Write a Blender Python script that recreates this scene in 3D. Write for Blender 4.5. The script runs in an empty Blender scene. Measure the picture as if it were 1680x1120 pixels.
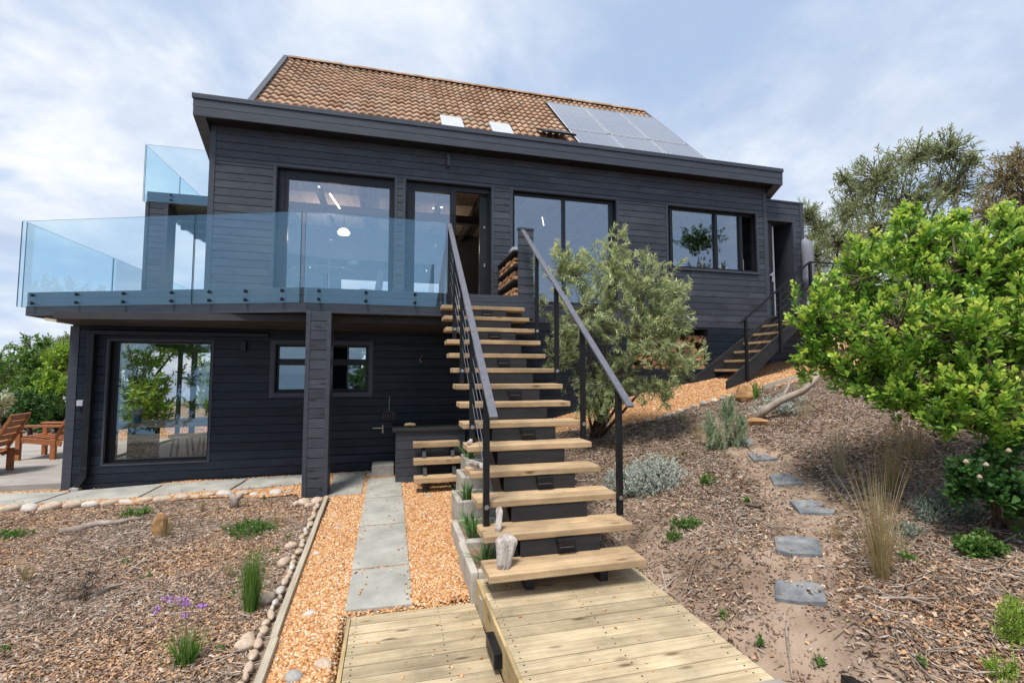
import bpy, math, random
import numpy as np
from math import radians as R, sin, cos, pi

C = bpy.data.collections.new("Scene"); bpy.context.scene.collection.children.link(C)
S = bpy.context.scene
rng = np.random.default_rng(7); random.seed(7)

# ------------------------------------------------------------------ camera
FPX, YAW, PITCH = 777.0, math.atan(200/777.0), math.atan(51/777.0)
cd = bpy.data.cameras.new("camera"); cam = bpy.data.objects.new("camera", cd); C.objects.link(cam)
cd.sensor_width = 36; cd.lens = 36*FPX/1680; cd.clip_end = 40000; cd.clip_start = 0.05
cam.location = (0, 0, 0); cam.rotation_euler = (pi/2+PITCH, 0, -YAW)
S.camera = cam
S.view_settings.view_transform = 'Standard'; S.view_settings.look = 'None'
S.view_settings.exposure = 0.70; S.view_settings.gamma = 1
S.cycles.max_bounces = 10; S.cycles.transparent_max_bounces = 24
S.cycles.caustics_reflective = False; S.cycles.caustics_refractive = False

# ------------------------------------------------------------------ sky and sun
SUN_EL, SUN_AZ = R(66), R(215)          # azimuth clockwise from +Y (the sun stands high behind the camera, a little left)
W = bpy.data.worlds.new("World"); S.world = W; W.use_nodes = True
nt = W.node_tree; nt.nodes.clear()
def N(nt, t, **k):
    n = nt.nodes.new(t)
    for a, v in k.items():
        if a.startswith('i_'):
            key = a[2:]; key = int(key) if key.isdigit() else key.replace('_', ' ')
            n.inputs[key].default_value = v
        else: setattr(n, a, v)
    return n
def ramp(nt, stops, interp='LINEAR'):
    r = nt.nodes.new('ShaderNodeValToRGB'); e = r.color_ramp.elements; r.color_ramp.interpolation = interp
    while len(e) < len(stops): e.new(0.5)
    for el, (p, c) in zip(e, stops):
        el.position = p; el.color = (c[0], c[1], c[2], 1) if not isinstance(c, (int, float)) else (c, c, c, 1)
    return r
L = nt.links.new
out = N(nt, 'ShaderNodeOutputWorld'); bg = N(nt, 'ShaderNodeBackground'); bg.inputs[1].default_value = 0.1
sky = N(nt, 'ShaderNodeTexSky', sky_type='NISHITA', sun_disc=False, sun_elevation=SUN_EL, sun_rotation=SUN_AZ, altitude=50, air_density=1.0, dust_density=1.5, ozone_density=2.0)
tc = N(nt, 'ShaderNodeTexCoord'); sx = N(nt, 'ShaderNodeSeparateXYZ'); L(tc.outputs['Generated'], sx.inputs[0])
zz = N(nt, 'ShaderNodeMath', operation='MAXIMUM', i_1=0.0); L(sx.outputs[2], zz.inputs[0])
za = N(nt, 'ShaderNodeMath', operation='ADD', i_1=0.28); L(zz.outputs[0], za.inputs[0])
dx = N(nt, 'ShaderNodeMath', operation='DIVIDE'); L(sx.outputs[0], dx.inputs[0]); L(za.outputs[0], dx.inputs[1])
dy = N(nt, 'ShaderNodeMath', operation='DIVIDE'); L(sx.outputs[1], dy.inputs[0]); L(za.outputs[0], dy.inputs[1])
cx = N(nt, 'ShaderNodeCombineXYZ'); L(dx.outputs[0], cx.inputs[0]); L(dy.outputs[0], cx.inputs[1])
n1 = N(nt, 'ShaderNodeTexNoise', i_Scale=1.9, i_Detail=8.0, i_Roughness=0.54, i_Distortion=0.25); L(cx.outputs[0], n1.inputs['Vector'])
mp = N(nt, 'ShaderNodeMapping'); mp.inputs['Location'].default_value = (3.1, 1.7, 0); L(cx.outputs[0], mp.inputs[0])
n2 = N(nt, 'ShaderNodeTexNoise', i_Scale=1.5, i_Detail=8.0, i_Roughness=0.6, i_Distortion=0.3); L(mp.outputs[0], n2.inputs['Vector'])
# clear towards the sea behind the camera (-Y), cloudy over the house (+Y)
cy = N(nt, 'ShaderNodeMapRange', i_1=-0.9, i_2=0.15, i_3=-0.25, i_4=0.0); L(sx.outputs[1], cy.inputs[0])
ad = N(nt, 'ShaderNodeMath', operation='ADD'); L(n1.outputs[0], ad.inputs[0]); L(cy.outputs[0], ad.inputs[1])
cm = N(nt, 'ShaderNodeMapRange', i_1=0.33, i_2=0.58, i_3=0.0, i_4=1.0); cm.interpolation_type = 'SMOOTHSTEP'; L(ad.outputs[0], cm.inputs[0])
cr = ramp(nt, [(0.38, (3.5, 4.15, 5.3)), (0.50, (4.6, 5.15, 6.0)), (0.64, (6.4, 6.5, 6.65))]); L(n2.outputs[0], cr.inputs[0])
bl = N(nt, 'ShaderNodeMix', data_type='RGBA'); bl.inputs[0].default_value = 0.75; bl.inputs[7].default_value = (3.3, 4.25, 5.8, 1)
L(sky.outputs[0], bl.inputs[6])
mx = N(nt, 'ShaderNodeMix', data_type='RGBA'); L(cm.outputs[0], mx.inputs[0]); L(bl.outputs[2], mx.inputs[6]); L(cr.outputs[0], mx.inputs[7])
L(mx.outputs[2], bg.inputs[0]); L(bg.outputs[0], out.inputs[0])
ld = bpy.data.lights.new("sun", 'SUN'); ld.energy = 2.8; ld.angle = R(15); ld.color = (1, 0.965, 0.92)
sun = bpy.data.objects.new("sun", ld); C.objects.link(sun)
sun.rotation_euler = (pi/2-SUN_EL, 0, pi-SUN_AZ)      # light travels away from the sun's azimuth
# ------------------------------------------------------------------ helpers
def ray(x, y):
    a = (x-840)/FPX; b = -(y-560)/FPX
    fz = b*cos(PITCH)+sin(PITCH); fy = cos(PITCH)-b*sin(PITCH)
    return np.array((a*cos(YAW)+fy*sin(YAW), -a*sin(YAW)+fy*cos(YAW), fz))
def at_y(x, y, Y): r = ray(x, y); return r*(Y/r[1])
def at_z(x, y, Z): r = ray(x, y); return r*(Z/r[2])
def at_d(x, y, d): r = ray(x, y); return r*(d/(r[0]*sin(YAW)+r[1]*cos(YAW)))
def sst(a, b, x): t = np.clip((x-a)/(b-a), 0, 1); return t*t*(3-2*t)
def hz(X, Y, bumps=True):
    X = np.asarray(X, float); Y = np.asarray(Y, float)
    yc = np.clip(Y, 0, 14); 
    low = -1.575-0.03*(8-np.clip(Y, 0, 8)) + 0.012*np.clip(X, -9, 0)
    high = -1.55+0.215*(np.clip(X, -2, 16)-2.3)+0.125*(np.clip(yc, 0, 9)-3) 
    t = sst(0.85, 1.45, X)
    h = low*(1-t)+high*t
    deck = sst(3.7, 3.45, Y)*sst(-0.32, -0.2, X)*sst(2.0, 1.75, X)
    h = h*(1-deck)+(-1.95)*deck
    h = h + 0.17*np.minimum(Y+1.0, 0)*sst(12, -2, X) + 0.03*np.minimum(Y+1.0, 0)*sst(-2, 12, X)
    h = h + 0.10*np.minimum(X+8, 0)
    if bumps:
        m = sst(1.9, 2.6, X)+sst(-0.8, -1.3, X)
        h = h + m*(0.03*np.sin(1.9*X+0.7*Y)*np.sin(1.3*Y-0.8*X+1)+0.018*np.sin(4.1*X+1.2)*np.sin(3.7*Y+X))
        # worn channel beside the deck and a small cut bank
        ch = np.exp(-((X-2.13)/0.16)**2)*sst(4.6, 3.8, Y)*sst(0.5, 1.5, Y)
        bk = np.exp(-((X-2.62-.06*np.sin(3.1*Y))/0.24)**2)*sst(4.5, 3.7, Y)*sst(1.4, 2.2, Y)
        h = h - 0.10*ch + bk*(0.12+0.035*np.sin(7*Y+2*X)+0.025*np.sin(13*Y-5*X))
    d = np.hypot(X, Y)
    return h - 55*sst(60, 220, d)
def G(x, y):
    r = ray(x, y); lo, hi = 0.3, 60
    ts = np.linspace(0.8, 40, 1600); p = ts[:, None]*r[None]
    below = p[:, 2] < hz(p[:, 0], p[:, 1])
    i = int(np.argmax(below)) if below.any() else len(ts)-1
    a, b = ts[max(i-1, 0)], ts[i]
    for _ in range(20):
        m = (a+b)/2; q = r*m
        if q[2] < hz(q[0], q[1]): b = m
        else: a = m
    q = r*b; return np.array((q[0], q[1], float(hz(q[0], q[1]))))

class MB:
    def __init__(s): s.v = []; s.f = []
    def add(s, vs, fs):
        n = len(s.v); s.v += [tuple(map(float, v)) for v in vs]; s.f += [tuple(n+i for i in f) for f in fs]; return s
    def box(s, x0, x1, y0, y1, z0, z1):
        return s.add([(x0,y0,z0),(x1,y0,z0),(x1,y1,z0),(x0,y1,z0),(x0,y0,z1),(x1,y0,z1),(x1,y1,z1),(x0,y1,z1)],
                     [(3,2,1,0),(4,5,6,7),(0,1,5,4),(1,2,6,5),(2,3,7,6),(3,0,4,7)])
    def obox(s, c, u, v, w):          # centre and three half-axis vectors
        c, u, v, w = map(np.array, (c, u, v, w))
        p = [c+a*u+b*v+d*w for d in (-1, 1) for a, b in ((-1,-1),(1,-1),(1,1),(-1,1))]
        return s.add(p, [(3,2,1,0),(4,5,6,7),(0,1,5,4),(1,2,6,5),(2,3,7,6),(3,0,4,7)])
    def bar(s, a, b, w, h, up=(0,0,1)):
        a, b, up = map(lambda q: np.array(q, float), (a, b, up)); d = b-a; l = np.linalg.norm(d); d /= l
        x = np.cross(d, up); x /= np.linalg.norm(x); z = np.cross(x, d)
        return s.obox((a+b)/2, d*l/2, x*w/2, z*h/2)
    def prism(s, poly, d):            # polygon (3D points) swept by vector d
        n = len(poly); d = np.array(d); P = [np.array(p, float) for p in poly]
        s.add(P+[p+d for p in P], [tuple(range(n))[::-1], tuple(range(n, 2*n))]+[(i, (i+1) % n, n+(i+1) % n, n+i) for i in range(n)]); return s
    def tube(s, pts, rad, n=6, cap=True):
        pts = [np.array(p, float) for p in pts]; m = len(pts)
        if isinstance(rad, (int, float)): rad = [rad]*m
        ref = np.array((0.31, 0.17, 0.93)); vs = []
        for i, p in enumerate(pts):
            t = pts[min(i+1, m-1)]-pts[max(i-1, 0)]; t /= (np.linalg.norm(t)+1e-9)
            a = np.cross(t, ref)
            if np.linalg.norm(a) < 0.15: a = np.cross(t, (1, 0, 0))
            a /= np.linalg.norm(a); b = np.cross(t, a)
            vs += [p+rad[i]*(cos(2*pi*k/n)*a+sin(2*pi*k/n)*b) for k in range(n)]
        fs = [(i*n+k, i*n+(k+1) % n, (i+1)*n+(k+1) % n, (i+1)*n+k) for i in range(m-1) for k in range(n)]
        if cap: fs += [tuple(range(n))[::-1], tuple((m-1)*n+k for k in range(n))]
        return s.add(vs, fs)
    def cyl(s, a, b, r, n=12): return s.tube([a, b], [r, r], n)
    def disc(s, c, nrm, r, h, n=12):
        c = np.array(c, float); nrm = np.array(nrm, float); return s.cyl(c, c+nrm*h, r, n)
    def build(s, name, mat, parent=None, smooth=False, bevel=0, seg=2):
        me = bpy.data.meshes.new(name); me.from_pydata(s.v, [], s.f); me.update()
        return link(me, name, mat, parent, smooth, bevel, seg)
def link(me, name, mat, parent=None, smooth=False, bevel=0, seg=2):
    if mat: me.materials.append(mat)
    if smooth: me.shade_smooth()
    o = bpy.data.objects.new(name, me); C.objects.link(o)
    if parent: 
        o.parent = parent; o.matrix_parent_inverse = parent.matrix_basis.inverted()
    if bevel:
        b = o.modifiers.new('bevel', 'BEVEL'); b.width = bevel; b.segments = seg; b.limit_method = 'ANGLE'; b.angle_limit = R(40)
    return o
def np_mesh(name, V, F, mat, parent=None, smooth=False):
    V = np.ascontiguousarray(V, np.float32); F = np.ascontiguousarray(F, np.int32); k = F.shape[1]
    me = bpy.data.meshes.new(name)
    me.vertices.add(len(V)); me.vertices.foreach_set('co', V.ravel())
    me.loops.add(F.size); me.loops.foreach_set('vertex_index', F.ravel())
    me.polygons.add(len(F)); me.polygons.foreach_set('loop_start', np.arange(0, F.size, k, dtype=np.int32))
    me.update(calc_edges=True); me.validate()
    return link(me, name, mat, parent, smooth)
def thing(name, label, cat, loc=(0,0,0), group=None):
    o = bpy.data.objects.new(name, None); C.objects.link(o); o.location = tuple(map(float, loc)); o.empty_display_size = 0.1
    return tag(o, label, cat, group)
def tag(o, label, cat, group=None, kind=None):
    if label: o['label'] = label
    if cat: o['category'] = cat
    if group: o['group'] = group
    if kind: o['kind'] = kind
    return o
def structure(o, kind='structure', label=None):
    o['kind'] = kind
    if label: o['label'] = label
    return o
def copy_tree(o, loc, rz=None, scale=None):
    r = o.copy(); C.objects.link(r); r.location = tuple(map(float, loc))
    if rz is not None: r.rotation_euler = (0, 0, rz)
    if scale is not None: r.scale = (scale,)*3 if isinstance(scale, (int, float)) else scale
    for ch in o.children:
        c = ch.copy(); C.objects.link(c); c.parent = r
        for g in ch.children:
            d = g.copy(); C.objects.link(d); d.parent = c
    return r
bpy.context.view_layer.update()

# ------------------------------------------------------------------ materials
def base_mat(name):
    m = bpy.data.materials.new(name); m.use_nodes = True; nt = m.node_tree; b = nt.nodes['Principled BSDF']
    return m, nt, b
def mat(name, c1, c2=None, rough=0.6, scale=(6,6,6), detail=6, spec=0.5, metal=0, island=0.0, bump=0.0, bscale=None, lo=0.35, hi=0.65, coord='Object'):
    m, nt, b = base_mat(name); L = nt.links.new
    b.inputs['Roughness'].default_value = rough; b.inputs['Metallic'].default_value = metal
    b.inputs['Specular IOR Level'].default_value = spec
    c2 = c2 or tuple(x*0.8 for x in c1)
    tc = N(nt, 'ShaderNodeTexCoord'); mp = N(nt, 'ShaderNodeMapping'); mp.inputs['Scale'].default_value = scale
    L(tc.outputs[coord], mp.inputs[0])
    no = N(nt, 'ShaderNodeTexNoise', i_Scale=1.0, i_Detail=float(detail), i_Roughness=0.6); L(mp.outputs[0], no.inputs['Vector'])
    cr = ramp(nt, [(lo, c1), (hi, c2)]); L(no.outputs[0], cr.inputs[0])
    col = cr.outputs[0]
    if island:
        ge = N(nt, 'ShaderNodeNewGeometry'); mr = N(nt, 'ShaderNodeMapRange', i_3=1-island, i_4=1+island); L(ge.outputs['Random Per Island'], mr.inputs[0])
        mm = N(nt, 'ShaderNodeVectorMath', operation='SCALE'); L(col, mm.inputs[0]); L(mr.outputs[0], mm.inputs['Scale']); col = mm.outputs[0]
    L(col, b.inputs['Base Color'])
    if bump:
        src = no.outputs[0]
        if bscale:
            mp2 = N(nt, 'ShaderNodeMapping'); mp2.inputs['Scale'].default_value = bscale; L(tc.outputs[coord], mp2.inputs[0])
            n3 = N(nt, 'ShaderNodeTexNoise', i_Scale=1.0, i_Detail=5.0); L(mp2.outputs[0], n3.inputs['Vector']); src = n3.outputs[0]
        bp = N(nt, 'ShaderNodeBump', i_Strength=bump, i_Distance=0.01); L(src, bp.inputs['Height']); L(bp.outputs[0], b.inputs['Normal'])
    return m
def isl(name, stops, rough=0.7, spec=0.3, transl=0.0, noise=0.25, nscale=30, interp='LINEAR'):
    """colour by random per island, with a little noise on top"""
    m, nt, b = base_mat(name); L = nt.links.new
    b.inputs['Roughness'].default_value = rough; b.inputs['Specular IOR Level'].default_value = spec
    ge = N(nt, 'ShaderNodeNewGeometry'); cr = ramp(nt, stops, interp); L(ge.outputs['Random Per Island'], cr.inputs[0])
    tc = N(nt, 'ShaderNodeTexCoord'); no = N(nt, 'ShaderNodeTexNoise', i_Scale=float(nscale), i_Detail=4.0); L(tc.outputs['Object'], no.inputs['Vector'])
    mr = N(nt, 'ShaderNodeMapRange', i_1=0.25, i_2=0.75, i_3=1-noise, i_4=1+noise); L(no.outputs[0], mr.inputs[0])
    mm = N(nt, 'ShaderNodeVectorMath', operation='SCALE'); L(cr.outputs[0], mm.inputs[0]); L(mr.outputs[0], mm.inputs['Scale'])
    L(mm.outputs[0], b.inputs['Base Color'])
    if transl:
        tr = N(nt, 'ShaderNodeBsdfTranslucent'); L(mm.outputs[0], tr.inputs[0]); ms = N(nt, 'ShaderNodeMixShader'); ms.inputs[0].default_value = transl
        L(b.outputs[0], ms.inputs[1]); L(tr.outputs[0], ms.inputs[2]); L(ms.outputs[0], nt.nodes['Material Output'].inputs[0])
    return m
def wood(name, c1, c2, axis=0, rough=0.65, grain=1.0, island=0.12, knots=True, spec=0.3, dark=None, wear=0.0):
    m, nt, b = base_mat(name); L = nt.links.new
    b.inputs['Roughness'].default_value = rough; b.inputs['Specular IOR Level'].default_value = spec
    ge = N(nt, 'ShaderNodeNewGeometry'); tc = N(nt, 'ShaderNodeTexCoord')
    off = N(nt, 'ShaderNodeVectorMath', operation='SCALE'); off.inputs[0].default_value = (17, 31, 23); L(ge.outputs['Random Per Island'], off.inputs['Scale'])
    av = N(nt, 'ShaderNodeVectorMath', operation='ADD'); L(tc.outputs['Object'], av.inputs[0]); L(off.outputs[0], av.inputs[1])
    sc = [55*grain]*3; sc[axis] = 2.2*grain
    mp = N(nt, 'ShaderNodeMapping'); mp.inputs['Scale'].default_value = sc; L(av.outputs[0], mp.inputs[0])
    no = N(nt, 'ShaderNodeTexNoise', i_Scale=1.0, i_Detail=6.0, i_Roughness=0.65, i_Distortion=0.4); L(mp.outputs[0], no.inputs['Vector'])
    cr = ramp(nt, [(0.3, c1), (0.7, c2)]); L(no.outputs[0], cr.inputs[0])
    n4 = N(nt, 'ShaderNodeTexNoise', i_Scale=1.7, i_Detail=7.0, i_Roughness=0.65); L(av.outputs[0], n4.inputs['Vector'])
    m4 = N(nt, 'ShaderNodeMapRange', i_1=0.3, i_2=0.7, i_3=0.82-wear, i_4=1.15+wear*.6); L(n4.outputs[0], m4.inputs[0])
    mr = N(nt, 'ShaderNodeMapRange', i_3=1-island, i_4=1+island); L(ge.outputs['Random Per Island'], mr.inputs[0])
    mu = N(nt, 'ShaderNodeMath', operation='MULTIPLY'); L(m4.outputs[0], mu.inputs[0]); L(mr.outputs[0], mu.inputs[1])
    col = cr.outputs[0]
    if knots:
        sk = [9.0]*3; sk[axis] = 2.6
        mk = N(nt, 'ShaderNodeMapping'); mk.inputs['Scale'].default_value = sk; L(av.outputs[0], mk.inputs[0])
        vo = N(nt, 'ShaderNodeTexVoronoi', i_Scale=1.0, i_Randomness=1.0); L(mk.outputs[0], vo.inputs['Vector'])
        kr = ramp(nt, [(0.06, 1.0), (0.17, 0.0)]); L(vo.outputs['Distance'], kr.inputs[0])
        kx = N(nt, 'ShaderNodeMix', data_type='RGBA'); L(kr.outputs[0], kx.inputs[0]); L(col, kx.inputs[6])
        kx.inputs[7].default_value = (*(dark or tuple(x*0.45 for x in c1)), 1); col = kx.outputs[2]
    mm = N(nt, 'ShaderNodeVectorMath', operation='SCALE'); L(col, mm.inputs[0]); L(mu.outputs[0], mm.inputs['Scale']); L(mm.outputs[0], b.inputs['Base Color'])
    bp = N(nt, 'ShaderNodeBump', i_Strength=0.25, i_Distance=0.004); L(no.outputs[0], bp.inputs['Height']); L(bp.outputs[0], b.inputs['Normal'])
    return m
def glass(name, tint, refl, rcol=(1,1,1), mirror=1.0, rough=0.0):
    m, nt, b = base_mat(name); L = nt.links.new; nt.nodes.remove(b)
    t = N(nt, 'ShaderNodeBsdfTransparent'); t.inputs[0].default_value = (*tint, 1)
    g = N(nt, 'ShaderNodeBsdfGlossy'); g.inputs['Roughness'].default_value = rough; g.inputs[0].default_value = (*rcol, 1)
    lw = N(nt, 'ShaderNodeLayerWeight', i_Blend=0.5); pw = N(nt, 'ShaderNodeMath', operation='POWER', i_1=5.0); L(lw.outputs['Facing'], pw.inputs[0])
    mr = N(nt, 'ShaderNodeMapRange', i_1=0.0, i_2=1.0, i_3=refl, i_4=1.0); L(pw.outputs[0], mr.inputs[0])
    ms = N(nt, 'ShaderNodeMixShader'); L(mr.outputs[0], ms.inputs[0]); L(t.outputs[0], ms.inputs[1]); L(g.outputs[0], ms.inputs[2])
    L(ms.outputs[0], nt.nodes['Material Output'].inputs[0]); return m
def emit(name, c, s):
    m, nt, b = base_mat(name); b.inputs['Base Color'].default_value = (*c, 1); b.inputs['Emission Color'].default_value = (*c, 1); b.inputs['Emission Strength'].default_value = s; return m

M = {}
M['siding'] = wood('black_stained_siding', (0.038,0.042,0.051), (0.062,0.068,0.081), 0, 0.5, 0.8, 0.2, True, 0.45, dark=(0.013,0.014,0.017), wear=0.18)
M['siding_y'] = wood('black_stained_siding_side', (0.038,0.042,0.051), (0.062,0.068,0.081), 1, 0.5, 0.8, 0.2, True, 0.45, dark=(0.013,0.014,0.017), wear=0.18)
M['siding_low'] = wood('black_stain_deck_shade_siding', (0.009,0.013,0.020), (0.021,0.028,0.040), 0, 0.45, 0.8, 0.25, True, 0.28, dark=(0.008,0.009,0.011), wear=0.2)  # shade of the deck painted into the colour, on top of a darker stain
M['siding_low_y'] = wood('black_stain_deck_shade_siding_side', (0.009,0.013,0.020), (0.021,0.028,0.040), 1, 0.45, 0.8, 0.25, True, 0.28)  # side boards, same deck shade and darker stain in the colour
M['soffit'] = mat('shadow_black_soffit', (0.010,0.010,0.011), (0.014,0.014,0.016), 0.6, (4,4,4), 3, 0.3)  # deep shadow under the fascia is put into this near-black colour
M['trim'] = mat('black_trim_paint', (0.040,0.045,0.056), (0.058,0.064,0.077), 0.45, (3,3,30), 5, 0.45, bump=0.1)
M['frame'] = mat('black_aluminium', (0.010,0.0105,0.012), (0.015,0.016,0.018), 0.38, (9,9,9), 3, 0.35)
M['steel'] = mat('black_powder_coated_steel', (0.007,0.0075,0.008), (0.012,0.0125,0.014), 0.42, (20,20,20), 4, 0.3)
M['rail'] = mat('grey_rail_paint', (0.10,0.10,0.115), (0.14,0.14,0.155), 0.38, (30,8,30), 4, 0.5)
M['cable'] = mat('stainless_cable', (0.42,0.42,0.42), (0.5,0.5,0.5), 0.3, (5,5,5), 2, 0.5, metal=1)
M['riser'] = mat('black_stained_stair_wood', (0.019,0.019,0.020), (0.031,0.031,0.032), 0.6, (3,3,25), 6, 0.3, bump=0.15)
M['inside'] = mat('charcoal_interior', (0.045,0.043,0.045), (0.06,0.058,0.058), 0.7, (2,2,2), 3, 0.2)
M['ceiling'] = wood('limed_ceiling_boards', (0.34,0.25,0.20), (0.48,0.38,0.31), 1, 0.7, 0.7, 0.1)
M['beam'] = mat('dark_beam', (0.05,0.042,0.04), (0.07,0.06,0.055), 0.7, (20,2,20), 4, 0.2)
M['floorin'] = wood('oak_floor', (0.20,0.15,0.11), (0.30,0.23,0.17), 0, 0.5, 0.7, 0.12)
M['whitewall'] = mat('white_plaster', (0.62,0.61,0.58), (0.7,0.69,0.66), 0.8, (3,3,3), 4, 0.2)
M['tread'] = wood('oiled_pine_tread', (0.38,0.25,0.13), (0.56,0.40,0.235), 0, 0.62, 0.8, 0.10, True, 0.3, dark=(0.17,0.09,0.04), wear=0.26)
M['deck'] = wood('weathered_pine_deck', (0.35,0.265,0.15), (0.56,0.45,0.29), 0, 0.7, 0.9, 0.14, True, 0.25, dark=(0.16,0.11,0.06), wear=0.28)
M['deck_y'] = wood('weathered_pine_fascia', (0.36,0.25,0.115), (0.52,0.39,0.20), 1, 0.7, 0.9, 0.13, True, 0.25, dark=(0.16,0.11,0.06), wear=0.28)
M['greydeck'] = wood('grey_weathered_boards', (0.27,0.24,0.205), (0.42,0.385,0.34), 0, 0.75, 0.8, 0.12, True, 0.2)
M['greytimber'] = wood('grey_edging_timber', (0.36,0.30,0.215), (0.54,0.475,0.36), 1, 0.75, 0.9, 0.12, True, 0.2)
M['teak'] = wood('orange_oiled_timber', (0.27,0.085,0.025), (0.44,0.16,0.055), 0, 0.5, 0.7, 0.15, False, 0.4)
M['concrete'] = mat('grey_concrete_paver', (0.29,0.28,0.24), (0.43,0.415,0.36), 0.85, (3.2,3.2,3.2), 9, 0.2, bump=0.12, bscale=(80,80,80), island=0.05)
M['planter'] = mat('rough_concrete_block', (0.35,0.32,0.26), (0.52,0.48,0.41), 0.9, (5,5,5), 9, 0.15, bump=0.35, bscale=(60,60,60))
M['slate'] = mat('blue_slate', (0.12,0.13,0.14), (0.30,0.295,0.28), 0.65, (7,7,7), 8, 0.4, bump=0.3, island=0.15, lo=0.4, hi=0.7)
M['soil'] = mat('dry_brown_soil', (0.165,0.112,0.078), (0.39,0.285,0.205), 0.95, (1.6,1.6,1.6), 10, 0.1, bump=0.6, bscale=(35,35,35))
M['gravelbase'] = mat('gravel_bed', (0.34,0.16,0.06), (0.55,0.31,0.14), 0.9, (40,40,40), 6, 0.1, bump=0.8, bscale=(60,60,60))
M['gravel'] = isl('orange_gravel', [(0.0,(0.34,0.15,0.06)),(0.3,(0.54,0.265,0.10)),(0.6,(0.63,0.355,0.16)),(0.88,(0.66,0.44,0.25)),(0.98,(0.70,0.60,0.48)),(1.0,(0.30,0.20,0.14))], 0.75, 0.3, 0, 0.2, 60)
M['chip'] = isl('bark_chips', [(0.0,(0.12,0.062,0.036)),(0.3,(0.32,0.175,0.09)),(0.6,(0.48,0.28,0.155)),(0.9,(0.61,0.425,0.27)),(1.0,(0.32,0.23,0.17))], 0.85, 0.2, 0, 0.25, 40)
M['twig'] = isl('grey_twigs', [(0.0,(0.11,0.078,0.055)),(0.45,(0.26,0.192,0.14)),(0.85,(0.42,0.335,0.265)),(1.0,(0.53,0.46,0.39))], 0.85, 0.2, 0, 0.25, 40)
M['cobble'] = mat('smooth_cobble', (0.40,0.28,0.185), (0.58,0.47,0.36), 0.7, (1.2,1.2,1.2), 6, 0.3, bump=0.1, coord='Object')
M['cobble_g'] = mat('grey_cobble', (0.27,0.26,0.24), (0.40,0.38,0.34), 0.7, (6,6,6), 6, 0.3)
M['cobble_w'] = mat('white_cobble', (0.48,0.42,0.35), (0.62,0.56,0.49), 0.7, (1.5,1.5,1.5), 6, 0.3)
M['sandstone'] = mat('orange_sandstone', (0.26,0.14,0.06), (0.52,0.30,0.14), 0.9, (7,7,12), 9, 0.15, bump=0.7)
M['driftwood'] = wood('grey_driftwood', (0.27,0.225,0.19), (0.58,0.52,0.46), 2, 0.85, 0.5, 0.05, True, 0.15, dark=(0.1,0.08,0.06))
M['branch'] = mat('dead_branch', (0.22,0.17,0.13), (0.42,0.35,0.29), 0.85, (6,6,6), 8, 0.15, bump=0.5)
M['bark'] = mat('grey_brown_bark', (0.085,0.06,0.042), (0.20,0.15,0.11), 0.9, (18,18,7), 8, 0.15, bump=0.6)
M['log'] = isl('split_firewood', [(0,(0.25,0.10,0.045)),(0.5,(0.40,0.20,0.095)),(0.8,(0.52,0.33,0.19)),(1,(0.15,0.08,0.05))], 0.8, 0.2, 0, 0.35, 25)
M['pale'] = mat('white_plastic', (0.46,0.47,0.485), (0.52,0.525,0.53), 0.4, (5,5,5), 2)
M['fabric'] = mat('grey_fabric', (0.20,0.205,0.23), (0.27,0.275,0.30), 0.9, (12,12,4), 5, 0.1, bump=0.3)
M['canvas'] = mat('cream_fabric', (0.48,0.46,0.40), (0.58,0.56,0.5), 0.9, (9,9,9), 4, 0.1)
M['table'] = wood('rustic_table_top', (0.45,0.33,0.21), (0.60,0.46,0.32), 0, 0.6, 0.7, 0.1)
M['blue'] = mat('blue_glaze', (0.03,0.10,0.26), (0.05,0.16,0.36), 0.3, (9,9,9), 3)
M['amber'] = mat('amber_bottle', (0.35,0.19,0.10), (0.42,0.25,0.14), 0.25, (9,9,9), 3)
M['brass'] = mat('old_brass', (0.42,0.36,0.24), (0.5,0.44,0.32), 0.4, (9,9,9), 3, metal=1)
M['winglass'] = glass('window_glass', (0.92,0.93,0.94), 0.21, (0.92,0.96,1.0))
M['lowglass'] = glass('basement_window_glass', (0.96,0.965,0.965), 0.17, (0.72,0.9,1.0))
M['balglass'] = glass('balustrade_glass', (0.925,0.968,0.978), 0.10, (0.56,0.86,1.0))
M['glassedge'] = mat('glass_edge', (0.03,0.10,0.14), (0.04,0.13,0.17), 0.2, (5,5,5), 2)
M['lamp'] = emit('lit_lamp', (1.0, 0.86, 0.66), 2.2)
M['solar'] = None

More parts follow.
